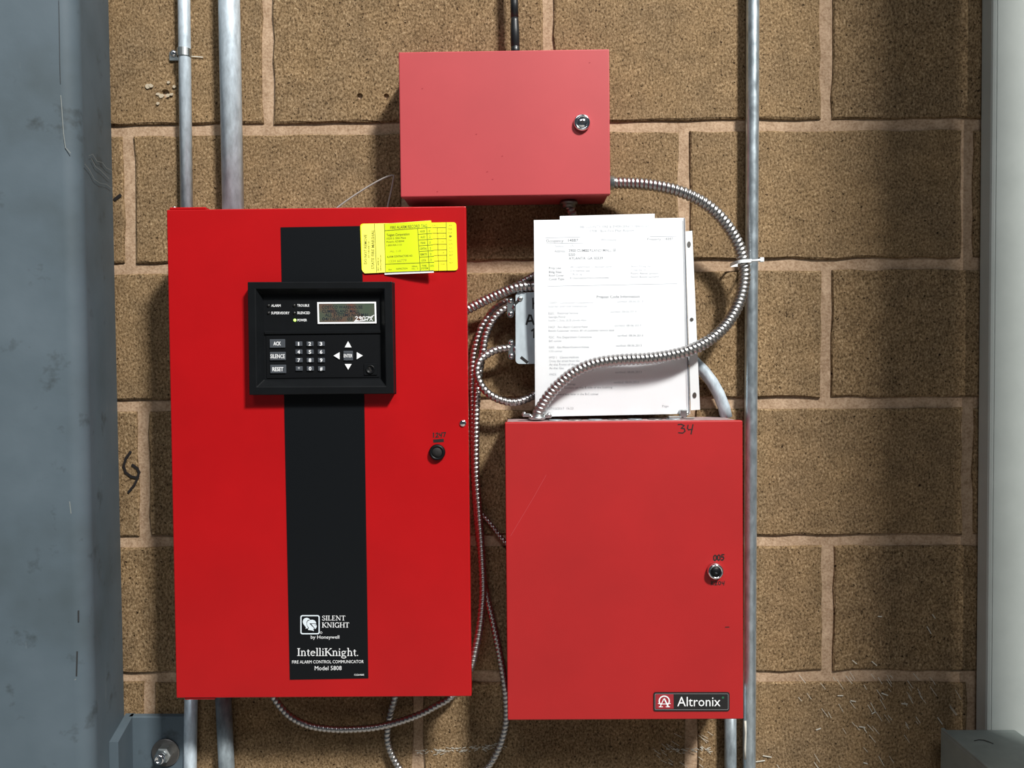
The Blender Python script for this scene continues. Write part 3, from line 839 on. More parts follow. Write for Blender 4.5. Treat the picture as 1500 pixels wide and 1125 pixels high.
# ---- red box at the top
CT = .070
FT, WT, HT = box_frame((584, 76), (893, 72), (893.5, 284.5), (586.5, 289), CT)
top = thing('red_metal_box', FT.p(WT / 2, 0, 0), 'faded red steel box mounted highest, under the black antenna', 'box')
cabinet(FT, WT, HT, CT, .012, M['red_top'], top)
sl = []
for i in range(14):
    t = i / 14 * 6.283; sl.append((1.5 * math.cos(t) - .5, 2.6 * math.sin(t) * .8))
sl = [(-5, -.8), (-1.2, -1.2), (-.6, -2.8), (1.4, -2.8), (3.6, 0), (1.4, 2.8), (-.6, 2.8), (-1.2, 1), (-5, .8)]
lock(FT, 852.8, 178.5, .0114, CT, top, M['chrome'], M['chrome'], M['black_hole'], [(x * .8, y * .8) for x, y in sl], .0055)
for x, y in ((618, 130), (697, 197), (735, 229), (713, 252), (721, 263), (863, 92), (640, 281)):
    sp = MB(); sp.keep = True; sp.ribbon(surf_of(FT, CT), [(x, y), (x + 1.2, y - .6)], 1.1)
    sp.build('scuff_mark', M['plate_red'], top)
an = thing('antenna', P(755, 76, .03), 'black whip antenna standing on the highest red box', 'antenna')
ab_ = FT.at(755, 73, .028); at_ = P(753.2, 0, .028)
ab_ = FT.o + FT.r * ((ab_ - FT.o).dot(FT.r)) + FT.u * (HT + .0002) + FT.n * .028
dirn = (at_ - ab_).normalized()
MB().lathe(ab_, dirn, [(.0062, 0), (.0062, .004), (.0055, .0045), (.0055, .0075)], 24).build('collar', M['white_plastic'], an, 'white base collar')
MB().lathe(ab_ + dirn * .0075, dirn, [(.0063, 0), (.0063, .013), (.0059, .0135), (.0059, .0145), (.0064, .015), (.0064, .038), (.0057, .050), (.0053, .055)], 24).build('hinge_sleeve', M['rubber'], an)
MB().lathe(ab_ + dirn * .062, dirn, [(.0054, 0), (.0056, .02), (.0052, .12), (.0046, .16), (.004, .163)], 24).build('mast', M['rubber'], an)

# ---- red box at lower right
CP = .095
FP, WP, HP = box_frame((739, 619), (1086, 616), (1091, 1053.5), (744, 1055), CP)
psu = thing('power_supply_box', FP.p(WP / 2, 0, 0), 'matt red steel box at lower right with a small black nameplate', 'box')
cabinet(FP, WP, HP, CP, .014, M['red_psu'], psu)
SPU = surf_of(FP, CP)
dt = MB(); dt.box(FP, .003, WP - .003, HP - .0016, HP - .0009, .003, CP - .016); dt.build('dust_and_bounce_cover', M['dust'], psu, 'added grey layer on the unseen top, damping red bounce')
tops = lambda a, c, r: FP.p(a, HP - .0009, c)
for i, a in enumerate((.066, .094, .122, .150, .178, .206, .232)):
    MB().lathe(FP.p(a + .004, HP - .0012, .045), FP.u, [(.0105, 0), (.0105, .0009), (.0095, .0013), (.001, .0013)], 20).build('knockout', M['washer'] if i % 2 else M['galv_dull'], psu)
lock(FP, 1049, 838, .0108, CP, psu, M['chrome'], M['black_plastic'], M['chrome'], [(-1, 0), (1.6, .6), (2, 2.4), (0, 2.6), (-1.4, 1.2)], .0075)
wk = MB(); wk.keep = True
D4 = lambda pts: [(980 + x * .0933, 560 + y * .0933) for x, y in pts]
wk.ribbon(SPU, D4([(142, 665), (190, 658), (238, 680), (192, 722), (240, 728), (252, 768), (215, 798), (150, 792)]), 1.7)
wk.ribbon(SPU, D4([(300, 672), (290, 722), (308, 746), (368, 738)]), 1.7); wk.ribbon(SPU, D4([(376, 665), (346, 812)]), 1.8)
wk.build('marker_writing', M['marker'], psu, 'handwritten black marker number at the top')
wk = MB(); wk.keep = True; pen(wk, '005', SPU, 1045, 1061, 813.5, 821.5, 1.9, .12, -.08); wk.build('marker_writing', M['marker'], psu, 'handwritten digits above the lock')
wk = MB(); wk.keep = True; pen(wk, 'K204', SPU, 1041.5, 1061.5, 851.5, 857, 1.2, .25); wk.build('marker_writing', M['marker'], psu, 'small handwritten code below the lock')
wk = MB(); wk.keep = True; wk.ribbon(SPU, [(1062.5, 918.8), (1068, 918.6)], 1.3); wk.build('pen_dash', M['marker'], psu)
scx = MB(); scx.keep = True
scx.ribbon(SPU, [(800, 696), (782, 728), (748, 785)], .5)
scx.build('scratch', M['red_top'], psu, 'thin pale scratch')
np_ = MB(); np_.prism(FP, [FP.ab(x, y, CP + .001) for x, y in rrect(957.4, 1014, 1068.8, 1041.8, 3)], CP + .0001, CP + .001)
plate = np_.build('nameplate', M['plate_black'], psu, 'black nameplate with white lettering')
SN = surf_of(FP, CP + .001)
n2 = MB(); n2.keep = True; frame_loop(n2, SN, rrect(959.2, 1016, 1067, 1039.8, 2), rrect(959.8, 1016.6, 1066.4, 1039.2, 1.6), .0002); n2.build('border_line', M['plate_line'], plate)
n2 = MB(); n2.keep = True; n2.flat(SN, [(960.4, 1017), (986.6, 1017), (986.8, 1038.2), (960.6, 1038.4)], .00025); n2.build('red_square', M['plate_red'], plate)
n2 = MB(); n2.keep = True
cx, cy = 973, 1026.5
arc = [(cx + 7.4 * math.cos(RAD(a)), cy + .4 + 7.2 * math.sin(RAD(a))) for a in range(140, 401, 13)]
n2.ribbon(SN, arc, 1.7, .0006)
n2.ribbon(SN, [(964.2, 1030.6), (968.8, 1030.6)], 1.1, .0006); n2.ribbon(SN, [(977.4, 1030.6), (982, 1030.6)], 1.1, .0006)
n2.ribbon(SN, [(972.4, 1023.6), (967.2, 1035)], 1.2, .0007); n2.ribbon(SN, [(973.2, 1023.6), (978.8, 1035)], 2.0, .0007)
n2.ribbon(SN, [(970, 1031.2), (976, 1031.2)], 1.0, .0008); n2.ribbon(SN, [(965.4, 1035.4), (970.6, 1035.4)], 1.1, .0008); n2.ribbon(SN, [(975.6, 1035.4), (981, 1035.4)], 1.1, .0008)
text(n2, 'Altronix', SN, 992.2, 1055.4, 1020.8, 1034.5, lift=.0006)
n2.build('lettering', M['white_ink'], plate)
n2 = MB(); n2.keep = True; n2.flat(SN, [(1059 + 1.7 * math.cos(i / 12 * 6.283), 1021.9 + 1.7 * math.sin(i / 12 * 6.283)) for i in range(12)], .0005); n2.build('green_dot', M['green_dot'], plate)
# clamp on the top right
cl = MB(); q = FP.p(WP - .070, HP, .046)
cl.box(Frame(q, FP.r, FP.u), -.020, .001, 0, .0035, -.006, .006, .0008)
cl.box(Frame(q, FP.r, FP.u), -.004, .005, 0, .013, -.006, .006, .0015)
cl.lathe(q + FP.u * .0075 + FP.r * .005, FP.r, [(.0035, 0), (.0035, .002), (.002, .004)], 14)
cl.box(Frame(q, FP.r, FP.u), .004, .016, 0, .0018, -.004, .006, .0005)
cl.build('cable_clamp', M['zinc'], psu, 'small zinc clamp on the top')

# ================================================================== junction box
CJ = .040
jb = thing('junction_box', P(808, 533, 0), 'square zinc junction box half hidden behind the papers', 'junction box')
b = MB(); b.pbox(F0, 757, 430, 860, 531, .0015, CJ - .004, .002); b.build('box_body', M['galv_dull'], jb)
cvo = rrect(755.3, 428, 862, 533, 5.5)
b = MB(); b.prism(F0, [F0.ab(x, y, CJ) for x, y in cvo], CJ - .004, CJ)
cov = b.build('cover_plate', M['cover'], jb)
SJ = surf_of(F0, CJ)
for l_ in ([(755.5, 444), (764, 436.5)], [(764, 524), (772, 530.5)]):
    s_ = MB(); s_.keep = True; s_.ribbon(SJ, l_, 4.3); s_.build('screw_slot', M['black_hole'], cov)
qq = P(762, 437.5, CJ); MB().lathe(qq, (0, -1, 0), [(.0038, 0), (.0038, .001), (.002, .0018)], 14).build('screw', M['zinc'], cov)
s_ = MB(); s_.keep = True
pen(s_, 'H', SJ, 779.5, 792, 437, 452, 2.4); pen(s_, 'A', SJ, 770.5, 782.5, 461.5, 475, 2.8)
s_.ribbon(SJ, [(779, 484.5), (782.5, 482), (782, 494.5)], 2.6)
s_.build('marker_writing', M['marker'], cov, 'thick black marker letters')

# ================================================================== flexible metal conduits
def corrugated(pix, r, pitch, root, name='spiral_sheath', amp=.27):
    pts = spline(path(pix), pitch / 7)
    rf = lambda s, q: r * (1 - amp + amp * abs(math.sin(math.pi * (s / pitch - q / 6.2832))) ** .55)
    MB().tube(pts, r, 16, rf).build(name, M['flex'], root)
    return pts
def flex(label, pix, r, pitch, group=None):
    pts = path(pix)
    root = thing('flexible_conduit', min(pts, key=lambda v: v.z), label, 'cable')
    corrugated(pix, r, pitch, root)
    return root
A = [(899, 268, .030), (920, 268.5, .034), (945, 270, .042), (980, 276, .050), (1012, 287, .053), (1040, 304, .051), (1063, 328, .046), (1080, 356, .041), (1089, 385, .038), (1090, 412, .038), (1083, 442, .042),
     (1068, 470, .050), (1046, 493, .060), (1020, 509, .067), (990, 519, .069), (950, 525, .069), (905, 527.5, .068), (870, 533, .066), (842, 545, .064), (820, 562, .060), (803, 581, .056), (790, 602, .053), (787, 611, .052)]
ca = flex('thick spiral steel conduit looping from the highest red box over the papers', A, .0084, .0061)
q = P(897, 268, .030); qx = FT.p(WT + .0004, 0, 0).x
MB().lathe((qx, -.030, q.z), (1, 0, 0), [(.0120, 0), (.0125, .001), (.0125, .003), (.0098, .0035), (.0098, .009), (.0088, .0095)], 20).build('connector', M['zinc'], ca)
q = P(787, 613, .052)
cb_ = MB().lathe(q - Vector((0, 0, .001)), (0, 0, 1), [(.0115, 0), (.0120, .0015), (.0120, .0035), (.0098, .004), (.0098, .007)], 20)
cb_.box(Frame(q, (1, 0, 0), (0, 0, 1)), -.021, -.009, .003, .0072, -.005, .006, .0012)
cb_.box(Frame(q, (1, 0, 0), (0, 0, 1)), .009, .020, .001, .0062, -.005, .006, .0012)
cb_.lathe(q + Vector((-.018, 0, .0065)), (-.6, -.5, .5), [(.003, 0), (.003, .002), (.0015, .003)], 12)
cb_.lathe(q + Vector((.016, -.004, .005)), (0, -1, .3), [(.003, 0), (.003, .002), (.0015, .003)], 12)
cb_.build('connector', M['zinc'], ca)
flex('thick spiral conduit rising from behind the tall cabinet over the junction box', [(678, 456.5, .030), (690, 450.5, .030), (713, 439, .032), (735.5, 429, .036), (755.5, 421.5, .040), (780, 419.5, .038), (805, 424, .030)], .0073, .0062)
flex('thin spiral conduit climbing behind the papers above the junction box', [(738, 431, .012), (748, 424, .014), (761, 415.5, .016), (780, 405.5, .016), (800, 395, .014), (818, 380, .012)], .0056, .0062)
C1p = [(746, 441, .014), (739, 443, .014), (724, 453, .014), (713, 467, .014), (704, 482, .014), (698, 502, .013), (694, 520, .012), (692, 540, .011), (692, 575, .010), (693, 620, .0095), (694, 680, .0095), (697, 740, .0095), (703, 800, .0095),
       (712, 866, .0095), (722, 910, .0095), (732, 959, .0095), (739, 1002, .0095), (742, 1045, .0095), (738, 1074, .0095), (729, 1100, .0095), (715, 1123, .0095), (692, 1146, .0095), (655, 1160, .0095), (615, 1150, .0095), (592, 1134, .0095), (579, 1116, .0095), (571, 1098, .0095), (567.6, 1080, .0095), (569, 1061, .0095), (573, 1041, .0100), (579, 1020, .011), (586, 985.5, .013)]
flex('long thin spiral conduit hanging in a loop below the tall cabinet', C1p, .0053, .0063)
C2p = [(748, 450, .028), (741, 451, .028), (728, 461, .028), (718, 475.5, .027), (711, 493, .025), (708, 511, .023), (704, 535, .022), (700, 560, .022), (699, 580, .022), (697.5, 610, .024), (697, 647, .026), (697, 684, .027), (699, 722, .028), (702, 759, .028), (705, 800, .029), (707.6, 858, .030), (706, 892, .031), (702, 924, .032), (696, 953, .033), (691, 974, .034), (682, 992, .034)]
c2 = flex('thin spiral conduit running down along the right side of the tall cabinet', C2p, .0056, .0063)
Dp = [(748, 510, .030), (744, 510, .030), (729, 512, .031), (715.5, 518, .034), (704, 527, .038), (699, 540, .041), (700, 553, .041), (708, 569, .040), (722, 581, .038), (740, 588, .035), (755.5, 589, .032), (771, 584.5, .028), (783, 578.5, .024), (798, 567, .018)]
cdp = flex('short spiral conduit looping from the lower side of the junction box', Dp, .0057, .0066)
flex('thin spiral conduit slung in a shallow curve under the tall cabinet', [(393, 993, .028), (397, 1012, .028), (403, 1023.7, .028), (413, 1037, .028), (428, 1051, .028), (454, 1063, .028), (487, 1068, .028), (520, 1068, .028), (552, 1065, .027), (585, 1057, .025), (618, 1045, .024), (639.5, 1033.5, .023), (657, 1023.7, .022), (672, 1008, .021), (678, 990, .021)], .0052, .0064)
flex('short dark piece of spiral conduit between the two large red boxes', [(699, 744, .006), (707, 754, .006), (720, 769, .0065), (732, 785, .0065), (742, 796, .007), (756, 806, .007)], .0036, .0058)
ch_ = flex('short spiral conduit dropping from under the highest red box', [(833, 299, .028), (836, 307, .028), (840, 318, .027), (844, 332, .025), (850, 352, .02)], .0066, .0060)
qb = FT.p(FT.ab(833, 292, .028)[0], -.0004, .028)
MB().lathe(qb, -FT.u, [(.0125, 0), (.013, .001), (.013, .0035), (.010, .004), (.010, .008), (.0085, .0095)], 20).build('connector', M['washer'], ch_)
def clamp_connector(x0, y0, x1, y1, root):
    c_ = MB()
    xc = (x0 + x1) / 2
    c_.prism(F0, [F0.ab(x, y, .034) for x, y in rrect(x0, y0, x1, y1, (x1 - x0) / 2 - .2)], .016, .034)
    cc = c_.build('clamp_connector', M['zinc'], root)
    for y in (y0 + 5, y1 - 5):
        q_ = P(xc, y, .034); MB().lathe(q_, (0, -1, 0), [(.0034, 0), (.0034, .001), (.002, .002), (.0008, .0022)], 14).build('screw', M['chrome'], cc)
    n_ = MB(); a_ = P(xc, (y0 + y1) / 2, .026); n_.lathe(a_ + Vector((.003, 0, 0)), (1, 0, 0), [(.0085, 0), (.0085, .005)], 16); n_.build('locknut', M['zinc'], cc)
clamp_connector(743.2, 435.5, 752.6, 465, jb)
clamp_connector(744.8, 497.5, 753.2, 526.5, jb)

# cable tie on the loop
ct = thing('cable_tie', P(1096, 385, .03), 'white cable tie binding the loop to the straight conduit', 'cable tie')
t_ = MB(); z_ = P(1096, 382.5, .047).z
xl, xr_ = P(1079, 383, .047).x, P(1104, 382, .047).x
ring = []
for i in range(28):
    t = i / 28 * 6.283
    ring.append(Vector(((xl + xr_) / 2 + (xr_ - xl) / 2 * math.copysign(abs(math.cos(t)) ** .6, math.cos(t)), -.0265 - .0215 * math.copysign(abs(math.sin(t)) ** .6, math.sin(t)), z_ + .0012 * math.cos(t))))
V = []; Fs = []
cxm = (xl + xr_) / 2
for p_ in ring:
    o_ = Vector((p_.x - cxm, p_.y + .0265, 0)).normalized() * .0011
    V += [p_ + Vector((0, 0, .0022)), p_ + o_ + Vector((0, 0, .0022)), p_ + o_ - Vector((0, 0, .0022)), p_ - Vector((0, 0, .0022))]
n = len(ring)
for i in range(n):
    j = (i + 1) % n
    for k in range(4): Fs.append([i * 4 + k, j * 4 + k, j * 4 + (k + 1) % 4, i * 4 + (k + 1) % 4])
t_.add(V, Fs); t_.build('tie_band', M['white_plastic'], ct)
t_ = MB(); e0 = P(1100, 382.5, .046); e1 = P(1116, 380.5, .044)
t_.tube([e0, e0.lerp(e1, .5), e1], .0016, 8)
t_.box(Frame(e1, (1, 0, 0), (0, 0, 1)), -.003, .0028, -.0032, .0032, -.0022, .0022, .0010, 2); t_.build('tie_head', M['white_plastic'], ct)

# thin wire above the tall cabinet
wr = thing('thin_wire', P(500, 304, .02), 'thin grey wire sticking up above the tall cabinet, beside the highest box', 'wire')
MB().tube(spline(path([(488, 310, .03), (497, 302, .03), (515, 289, .031), (540, 273, .032), (558, 263, .034), (568, 258.5, .036), (575.5, 256.5, .036), (577, 258.5, .035), (576, 263, .034), (573.5, 277, .030), (569, 297, .028), (566, 312, .028)]), .003), .0012, 8).build('wire_lead', M['cable_grey'], wr)

# ================================================================== papers standing on the lower right box
def dep(y, x=900):
    t = (608 - y) / 290.0
    base = .040 + .018 * math.sin(max(0, min(1, t * 1.7)) * math.pi / 2)
    return base
def sheet(corners, off, th=.0003, nx=10, ny=64):
    (a, b, c, d) = corners; V = []; 
    for lay in (0, 1):
        for j in range(ny + 1):
            v = j / ny
            for i in range(nx + 1):
                u = i / nx
                x = (a[0] * (1 - u) + b[0] * u) * (1 - v) + (d[0] * (1 - u) + c[0] * u) * v
                y = (a[1] * (1 - u) + b[1] * u) * (1 - v) + (d[1] * (1 - u) + c[1] * u) * v
                V.append(P(x, y, dep(y) + off - (th if lay == 0 else 0)))
    m_ = (nx + 1) * (ny + 1); Fs = []
    for j in range(ny):
        for i in range(nx):
            q_ = j * (nx + 1) + i
            Fs += [[m_ + q_, m_ + q_ + nx + 1, m_ + q_ + nx + 2, m_ + q_ + 1], [q_, q_ + 1, q_ + nx + 2, q_ + nx + 1]]
    rim = [i for i in range(nx + 1)] + [j * (nx + 1) + nx for j in range(1, ny + 1)] + [ny * (nx + 1) + i for i in range(nx - 1, -1, -1)] + [j * (nx + 1) for j in range(ny - 1, 0, -1)]
    for i in range(len(rim)):
        p_, r_ = rim[i], rim[(i + 1) % len(rim)]
        Fs.append([p_, r_, r_ + m_, p_ + m_])
    mb = MB(); mb.add(V, Fs, False); return mb
pg = thing('printed_page', P(895, 611, .03), 'printed white page standing behind the conduit loop on the lower right red box', 'paper')
sheet([(782, 322.5), (1003, 319), (1010, 606), (784, 610.5)], 0.0).build('page_sheet', M['paper'], pg)
bk = thing('backing_page', P(890, 611, .028), 'white sheet showing only its top edge above the printed page', 'paper')
sheet([(820, 316.5), (959, 313), (968, 604), (824, 606)], -.0015).build('page_sheet', M['paper'], bk)
slv = thing('document_sleeve', P(900, 611, .03), 'clear plastic sleeve with a punched white binding strip, around the pages', 'document sleeve')
strip = [(1004, 339), (1014, 338), (1025.5, 600), (1012, 601)]
sheet([(783.5, 324), (1004, 320.5), (1011.5, 606), (785, 610)], .0019, .0002).build('clear_front', M['sleeve'], slv)
sheet(strip, -.0004, .0004, 3, 40).build('binding_strip', M['white_plastic'], slv, 'white punched binding strip')
ed = MB(); SPG = lambda x, y, l=0: P(x, y, dep(y) + .0021 + l)
pts = [(1002.2 + (1009.3 - 1002.2) * i / 14, 320 + (604 - 320) * i / 14) for i in range(15)]
ed.keep = True; ed.ribbon(SPG, pts, 1.6, .0003); ed.build('weld_seam', M['ink_mid'], slv, 'grey heat seal line')
ST = lambda x, y, l=0: P(x, y, dep(y) + l)
def oval(cx, cy, rx, ry): return [(cx + rx * math.cos(i / 14 * 6.283), cy + ry * math.sin(i / 14 * 6.283)) for i in range(14)]
for cx, cy, rx, ry in ((1009.3, 358, 2.7, 4.6), (1013.3, 468, 2.7, 2.7), (1017.5, 579, 2.9, 4.3)):
    hl = MB(); hl.keep = True; hl.flat(ST, oval(cx, cy, rx, ry)); hl.build('punched_hole', M['washer'], slv)
# print; the paler inks imitate lines washed out by strong light
inks = {k: MB() for k in ('ink_dark', 'ink_mid', 'ink_light')}
for k in inks: inks[k].keep = True
SPP = lambda x, y, l=0: P(x, y, dep(y) + l)
def pt(ink, s, x0, x1, yt, yb, bold=0.0, slope=-.010): text(inks[ink], s, SPP, x0, x1, yt, yb, slope, bold, .00015)
pt('ink_light', 'COBB COUNTY FIRE & EMERGENCY SERVICES', 842, 951, 330.6, 334.2)
pt('ink_light', '17081 Box Fire Plan Report', 864, 929, 336.6, 340, .006)
pt('ink_dark', 'Occupancy:', 800, 826, 350.8, 355, .006)
pt('ink_dark', '14887', 832, 847, 350, 354, .012)
pt('ink_light', 'Wholesale', 880, 903, 349.4, 353)
pt('ink_mid', 'Property  14887', 948, 986, 348.6, 352)
pt('ink_light', 'Station:', 813, 827, 358.8, 362.4); pt('ink_light', '25', 835, 840, 358.4, 361.8)
pt('ink_mid', 'Address:', 812, 828.5, 366, 369.8)
pt('ink_dark', '2900 CUMBE', 833, 863, 365.2, 369.2, .014); pt('ink_mid', 'RLAND MALL SE', 864, 902.5, 364.8, 368.8, .004)
pt('ink_dark', '550', 833, 842.5, 371.2, 375, .014)
pt('ink_dark', 'ATLANTA, GA 30339', 833, 883, 376.8, 380.4, .012)
for i, (a, b) in enumerate((('Prop Use:', '581 Department or discount store'), ('Bldg Stat:', '2 In normal use'), ('Roof Cover:', '7 Built up'), ('Const Type:', '8 Unprotected Non combustible'))):
    y = (391.2, 396.8, 402, 407.4)[i]
    pt('ink_dark', a, 804, (822.5, 823, 827, 827.5)[i], y, y + 3.2, .012)
    pt('ink_light' if i % 2 == 0 else 'ink_mid', b, 835, (896, 864, 853, 892)[i], y - 1.8, y + 1.4)
for i, a in enumerate(('Auto Firing Sys', 'Total Sq. Ft.', 'Floors Above Ground', 'Floors Below Ground')):
    y = (388.6, 394, 399, 404.2)[i]
    pt('ink_light' if i < 2 else 'ink_mid', a, 924, (954, 947, 964.5, 964.5)[i], y, y + 3)
pt('ink_dark', 'Preplan Code Information', 874, 937, 432.8, 436.8, .012)
V8 = 'verified: 08.06.2013'
for ink, s, x0, x1, y in (('ink_light', 'CONST   Construction Considerations', 803, 869, 442), ('ink_light', V8, 904, 942, 440.2), ('ink_light', 'Steel bar joist roof construction', 803, 860, 447.4),
    ('ink_mid', 'ELEC   Electrical Service', 803, 847, 457.4), ('ink_light', V8, 894, 932, 455.2), ('ink_mid', 'Georgia Power', 803.5, 829, 462.6), ('ink_light', 'Inside C Side, SUB panels Also', 803.5, 859, 467.8),
    ('ink_mid', 'FACP   Fire Alarm Control Panel', 803.5, 861, 477.6), ('ink_light', V8, 900, 939, 475.4), ('ink_mid', 'Beside Customer service, #1 of customer service desk', 803.5, 900, 483),
    ('ink_mid', 'FDC   Fire Department Connection', 804, 867, 492.6), ('ink_mid', V8, 904, 942, 490), ('ink_mid', 'B/C corner', 804, 823, 498),
    ('ink_mid', 'GAS   Gas Meter/Control Valves', 804, 863, 507.2), ('ink_mid', V8, 902, 940, 504.8), ('ink_light', 'C/D corner', 804, 824, 512.8),
    ('ink_mid', 'HYD 1   Closest Hydrant', 804.5, 848, 522), ('ink_mid', 'Cross the street from the', 804.5, 849, 527.4), ('ink_mid', 'At the Front of the', 804.5, 843, 532.6), ('ink_mid', 'At the Gas', 804.5, 826, 537.8),
    ('ink_mid', 'KNOX', 805, 815, 547), ('ink_light', V8, 901, 940, 543.6), ('ink_mid', 'Sprinkler Stamp', 806, 843, 561.4), ('ink_light', V8, 899, 936, 558.6),
    ('ink_mid', 'Valve is in coolers on the B side of the building', 806, 897, 566.6), ('ink_dark', 'Card board box baler in the B-C corner', 806, 877, 576.2),
    ('ink_mid', '07/13/2017  16:22', 804, 840, 597), ('ink_mid', 'Page', 970, 979.5, 593.4)):
    pt(ink, s, x0, x1, y, y + 3.2)
for x0, x1, y0, y1 in ((799, 850, 348.6, 347.2), (799, 855, 357, 356), (802, 992, 419.4, 415.6), (952, 992, 346.6, 346)):
    inks['ink_light'].ribbon(SPP, [(x0 + (x1 - x0) * i / 8, y0 + (y1 - y0) * i / 8) for i in range(9)], .7, .00015)
inks['ink_dark'].build('bold_print', M['ink_dark'], pg, kind='stuff'); inks['ink_mid'].build('grey_print', M['ink_mid'], pg, kind='stuff'); inks['ink_light'].build('washed_out_print', M['ink_light'], pg, kind='stuff')

# ================================================================== yellow record tag
tg = thing('record_tag', FM.at(600, 400, CM), 'yellow fire alarm record tag stuck beside the top of the black stripe', 'tag')
def K2(x, y): return (520 + x * .12, 310 + y * .12)
c0 = CM + .0010
bkp = rrect(528, 326.5, 668.6, 397, 4)
skew = lambda x, y: (x + (y - 327) / 70 * 2.4 - .4, y - (x - 528) / 140 * 2.2 + 1.2)
b = MB(); b.prism(FM, [FM.ab(*skew(x, y), c0 + .0008) for x, y in bkp], c0, c0 + .0008); b.build('back_card', M['tag'], tg)
b = MB(); b.keep = True; ql = [(528.8, 331), (532, 327.6), (563, 326.6), (565.3, 398.6), (534, 400), (530.6, 397)]
b.flat(surf_of(FM, c0 + .0008), [(x + .5, y + .4) for x, y in ql], .0001); b.build('pale_flap', M['tag_pale'], tg, 'pale yellow glued end of the tag')
b = MB(); b.pprism(FM, [(664, 370), (669.4, 366), (670, 394.5), (664, 394)], c0 - .0004, c0 - .0001); b.build('under_sheet', M['paper'], tg)
FT1 = [K2(362, 148), K2(930, 108), K2(975, 715), K2(375, 740)]
def fcurve(u, v): return c0 + .0015 + .010 * u ** 1.5 + .004 * math.sin(math.pi * u) * (1 - v * .5)
def fpos(u, v, l=0.0):
    x = (FT1[0][0] * (1 - u) + FT1[1][0] * u) * (1 - v) + (FT1[3][0] * (1 - u) + FT1[2][0] * u) * v
    y = (FT1[0][1] * (1 - u) + FT1[1][1] * u) * (1 - v) + (FT1[3][1] * (1 - u) + FT1[2][1] * u) * v
    return x, y
def card(off, dx0, dy0, th=.0004):
    V = []; nx, ny = 40, 8
    for lay in (0, 1):
        for j in range(ny + 1):
            for i in range(nx + 1):
                x, y = fpos(i / nx, j / ny); V.append(FM.at(x + dx0, y + dy0 * (j / ny), fcurve(i / nx, j / ny) + off - (th if lay == 0 else 0)))
    m_ = (nx + 1) * (ny + 1); Fs = []
    for j in range(ny):
        for i in range(nx):
            q_ = j * (nx + 1) + i
            Fs += [[m_ + q_, m_ + q_ + nx + 1, m_ + q_ + nx + 2, m_ + q_ + 1], [q_, q_ + 1, q_ + nx + 2, q_ + nx + 1]]
    rim = [i for i in range(nx + 1)] + [j * (nx + 1) + nx for j in range(1, ny + 1)] + [ny * (nx + 1) + i for i in range(nx - 1, -1, -1)] + [j * (nx + 1) for j in range(ny - 1, 0, -1)]
    for i in range(len(rim)): Fs.append([rim[i], rim[(i + 1) % len(rim)], rim[(i + 1) % len(rim)] + m_, rim[i] + m_])
    return MB().add(V, Fs, False)
card(-.0012, -1.5, 3.6).build('white_copy', M['paper'], tg, 'white sheet under the front card')
card(0, 0, 0).build('front_card', M['tag_front'], tg, 'lime yellow front card curling away from the door')
ik = MB(); ik.keep = True; ikf = MB(); ikf.keep = True
def SF(x, y, l=0):
    u = v = .5
    for _ in range(6):
        t0 = FT1[0][1] * (1 - u) + FT1[1][1] * u; t1 = FT1[3][1] * (1 - u) + FT1[2][1] * u
        v = max(0, min(1, (y - t0) / (t1 - t0)))
        l0 = FT1[0][0] * (1 - v) + FT1[3][0] * v; l1 = FT1[1][0] * (1 - v) + FT1[2][0] * v
        u = max(0, min(1, (x - l0) / (l1 - l0)))
    return FM.at(x, y, fcurve(u, v) + l)
SB = surf_of(FM, c0 + .00095)
def tt(mb, s, surf, x0, x1, y0, y1, bold=0.0, slope=-.05):
    a, b_ = K2(x0, y0); c_, d_ = K2(x1, y1); text(mb, s, surf, a, c_, b_, d_, slope, bold)
tt(ik, 'FIRE ALARM RECORD TAG', SF, 432, 880, 178, 213, .004, -.055)
tt(ik, 'Telgian Corporation', SF, 385, 665, 272, 300, .01); tt(ik, '10230 S. 50th Place', SF, 385, 620, 318, 340)
tt(ik, 'Phoenix, AZ 85044', SF, 385, 600, 358, 380); tt(ik, '1-800-904-1110', SF, 388, 570, 402, 422)
tt(ik, 'ALARM CONTRACTORS NO.', SF, 388, 705, 541, 563, .006)
tt(ikf, 'AL 1-0', SF, 425, 560, 475, 495); tt(ikf, '1334 66779', SF, 415, 630, 590, 620)
tt(ik, 'Stn', SF, 410, 450, 700, 716); tt(ik, 'INSPECTION', SF, 505, 640, 690, 708); tt(ik, 'SERIAL', SF, 695, 765, 662, 678); tt(ik, 'No.  2', SF, 695, 770, 690, 704)
for i, s_ in enumerate(('HOUSE', 'AUD', 'PANS', 'CENTRAL', 'REMOTE', 'LOCAL', 'TYPE')):
    y = 228 + i * 70.5
    x = 785 + i * 3.3
    tt(ik, s_, SF, x + (0 if len(s_) > 5 else 12), x + (82 if len(s_) > 5 else 68), y, y + 26, .006)
    if i < 6: tt(ik, 'D' if i % 2 == 0 else '2', SF, x + 118, x + 134, y - 4, y + 22, .006)
tt(ik, 'SYSTEM', SF, 808, 892, 684, 704, .006); tt(ik, 'DATE', SF, 918, 962, 652, 674)
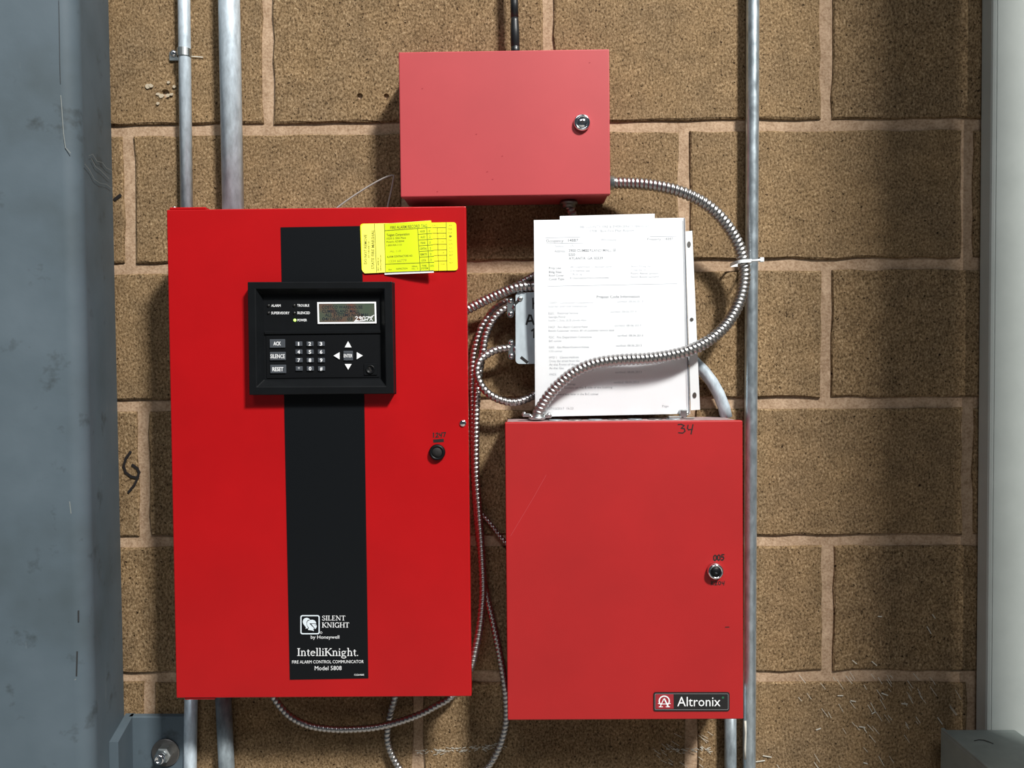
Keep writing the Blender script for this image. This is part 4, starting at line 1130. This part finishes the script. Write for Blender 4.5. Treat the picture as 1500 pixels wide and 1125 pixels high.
def ln(mb, surf, x0, y0, x1, y1, w=.75):
    a, b_ = K2(x0, y0), K2(x1, y1); mb.ribbon(surf, [(a[0] + (b_[0] - a[0]) * i / 30, a[1] + (b_[1] - a[1]) * i / 30) for i in range(31)], w)
ln(ik, SF, 364, 232, 935, 193); ln(ik, SF, 375, 642, 968, 618); ln(ik, SF, 765, 207, 798, 722); ln(ik, SF, 875, 200, 908, 716)
for i in range(1, 6): ln(ik, SF, 770 + i * 4.4, 207 + i * 70, 940 + i * 5, 195 + i * 70)
ln(ik, SB, 238, 150, 265, 738); ln(ik, SB, 358, 150, 374, 738)
ln(ik, SB, 1112, 130, 1126, 718); ln(ik, SB, 1006, 198, 1022, 716)
for i in range(7): ln(ik, SB, 945 + i * 4, 196 + i * 67.5, 1114 + i * 1.8, 194 + i * 67.5)
for i in range(6): tt(ikf, ('20', '23', '25', '27', '18', '10')[i], SB, 1045 + i * 2.5, 1080 + i * 2.5, 220 + i * 68, 238 + i * 68)
tt(ikf, 'YEAR', SB, 1036, 1100, 630, 650)
tt(ikf, 'RACL', SB, 942, 1015, 155, 180)
for i in range(11): tt(ikf, ('JAN', 'FEB', 'MAR', 'APR', 'MAY', 'JUN', 'JUL', 'AUG', 'SEP', 'OCT', 'NOV')[i], SB, 1135 + i * 1.6, 1185 + i * 1.6, 156 + i * 45.5, 178 + i * 45.5)
def vtext(s, xl_, xr_, yb_, yt_, mb, bold=0.0):
    a = K2(xl_, yb_); b_ = K2(xr_, yt_); text(mb, s, SB, a[1], b_[1], a[0], b_[0], -.04 if False else 0, bold, turn=True)
vtext('DO NOT REMOVE', 112, 145, 640, 278, ik, .004); vtext('BY ORDER OF', 160, 178, 560, 362, ik); vtext('STATE FIRE MARSHAL', 202, 235, 700, 222, ik, .004)
vtext('FIRST NAME OF', 276, 292, 722, 560, ik); vtext('SERVICE PERSON', 306, 322, 722, 530, ik)
ik.build('lettering', M['tag_ink'], tg, kind='stuff'); ikf.build('faint_print', M['tag_ink_faint'], tg, kind='stuff')
ho = MB(); ho.keep = True; ho.flat(SB, oval(*K2(1163, 300), 1.4, 1.5), .0001); ho.build('punched_hole', M['marker'], tg)
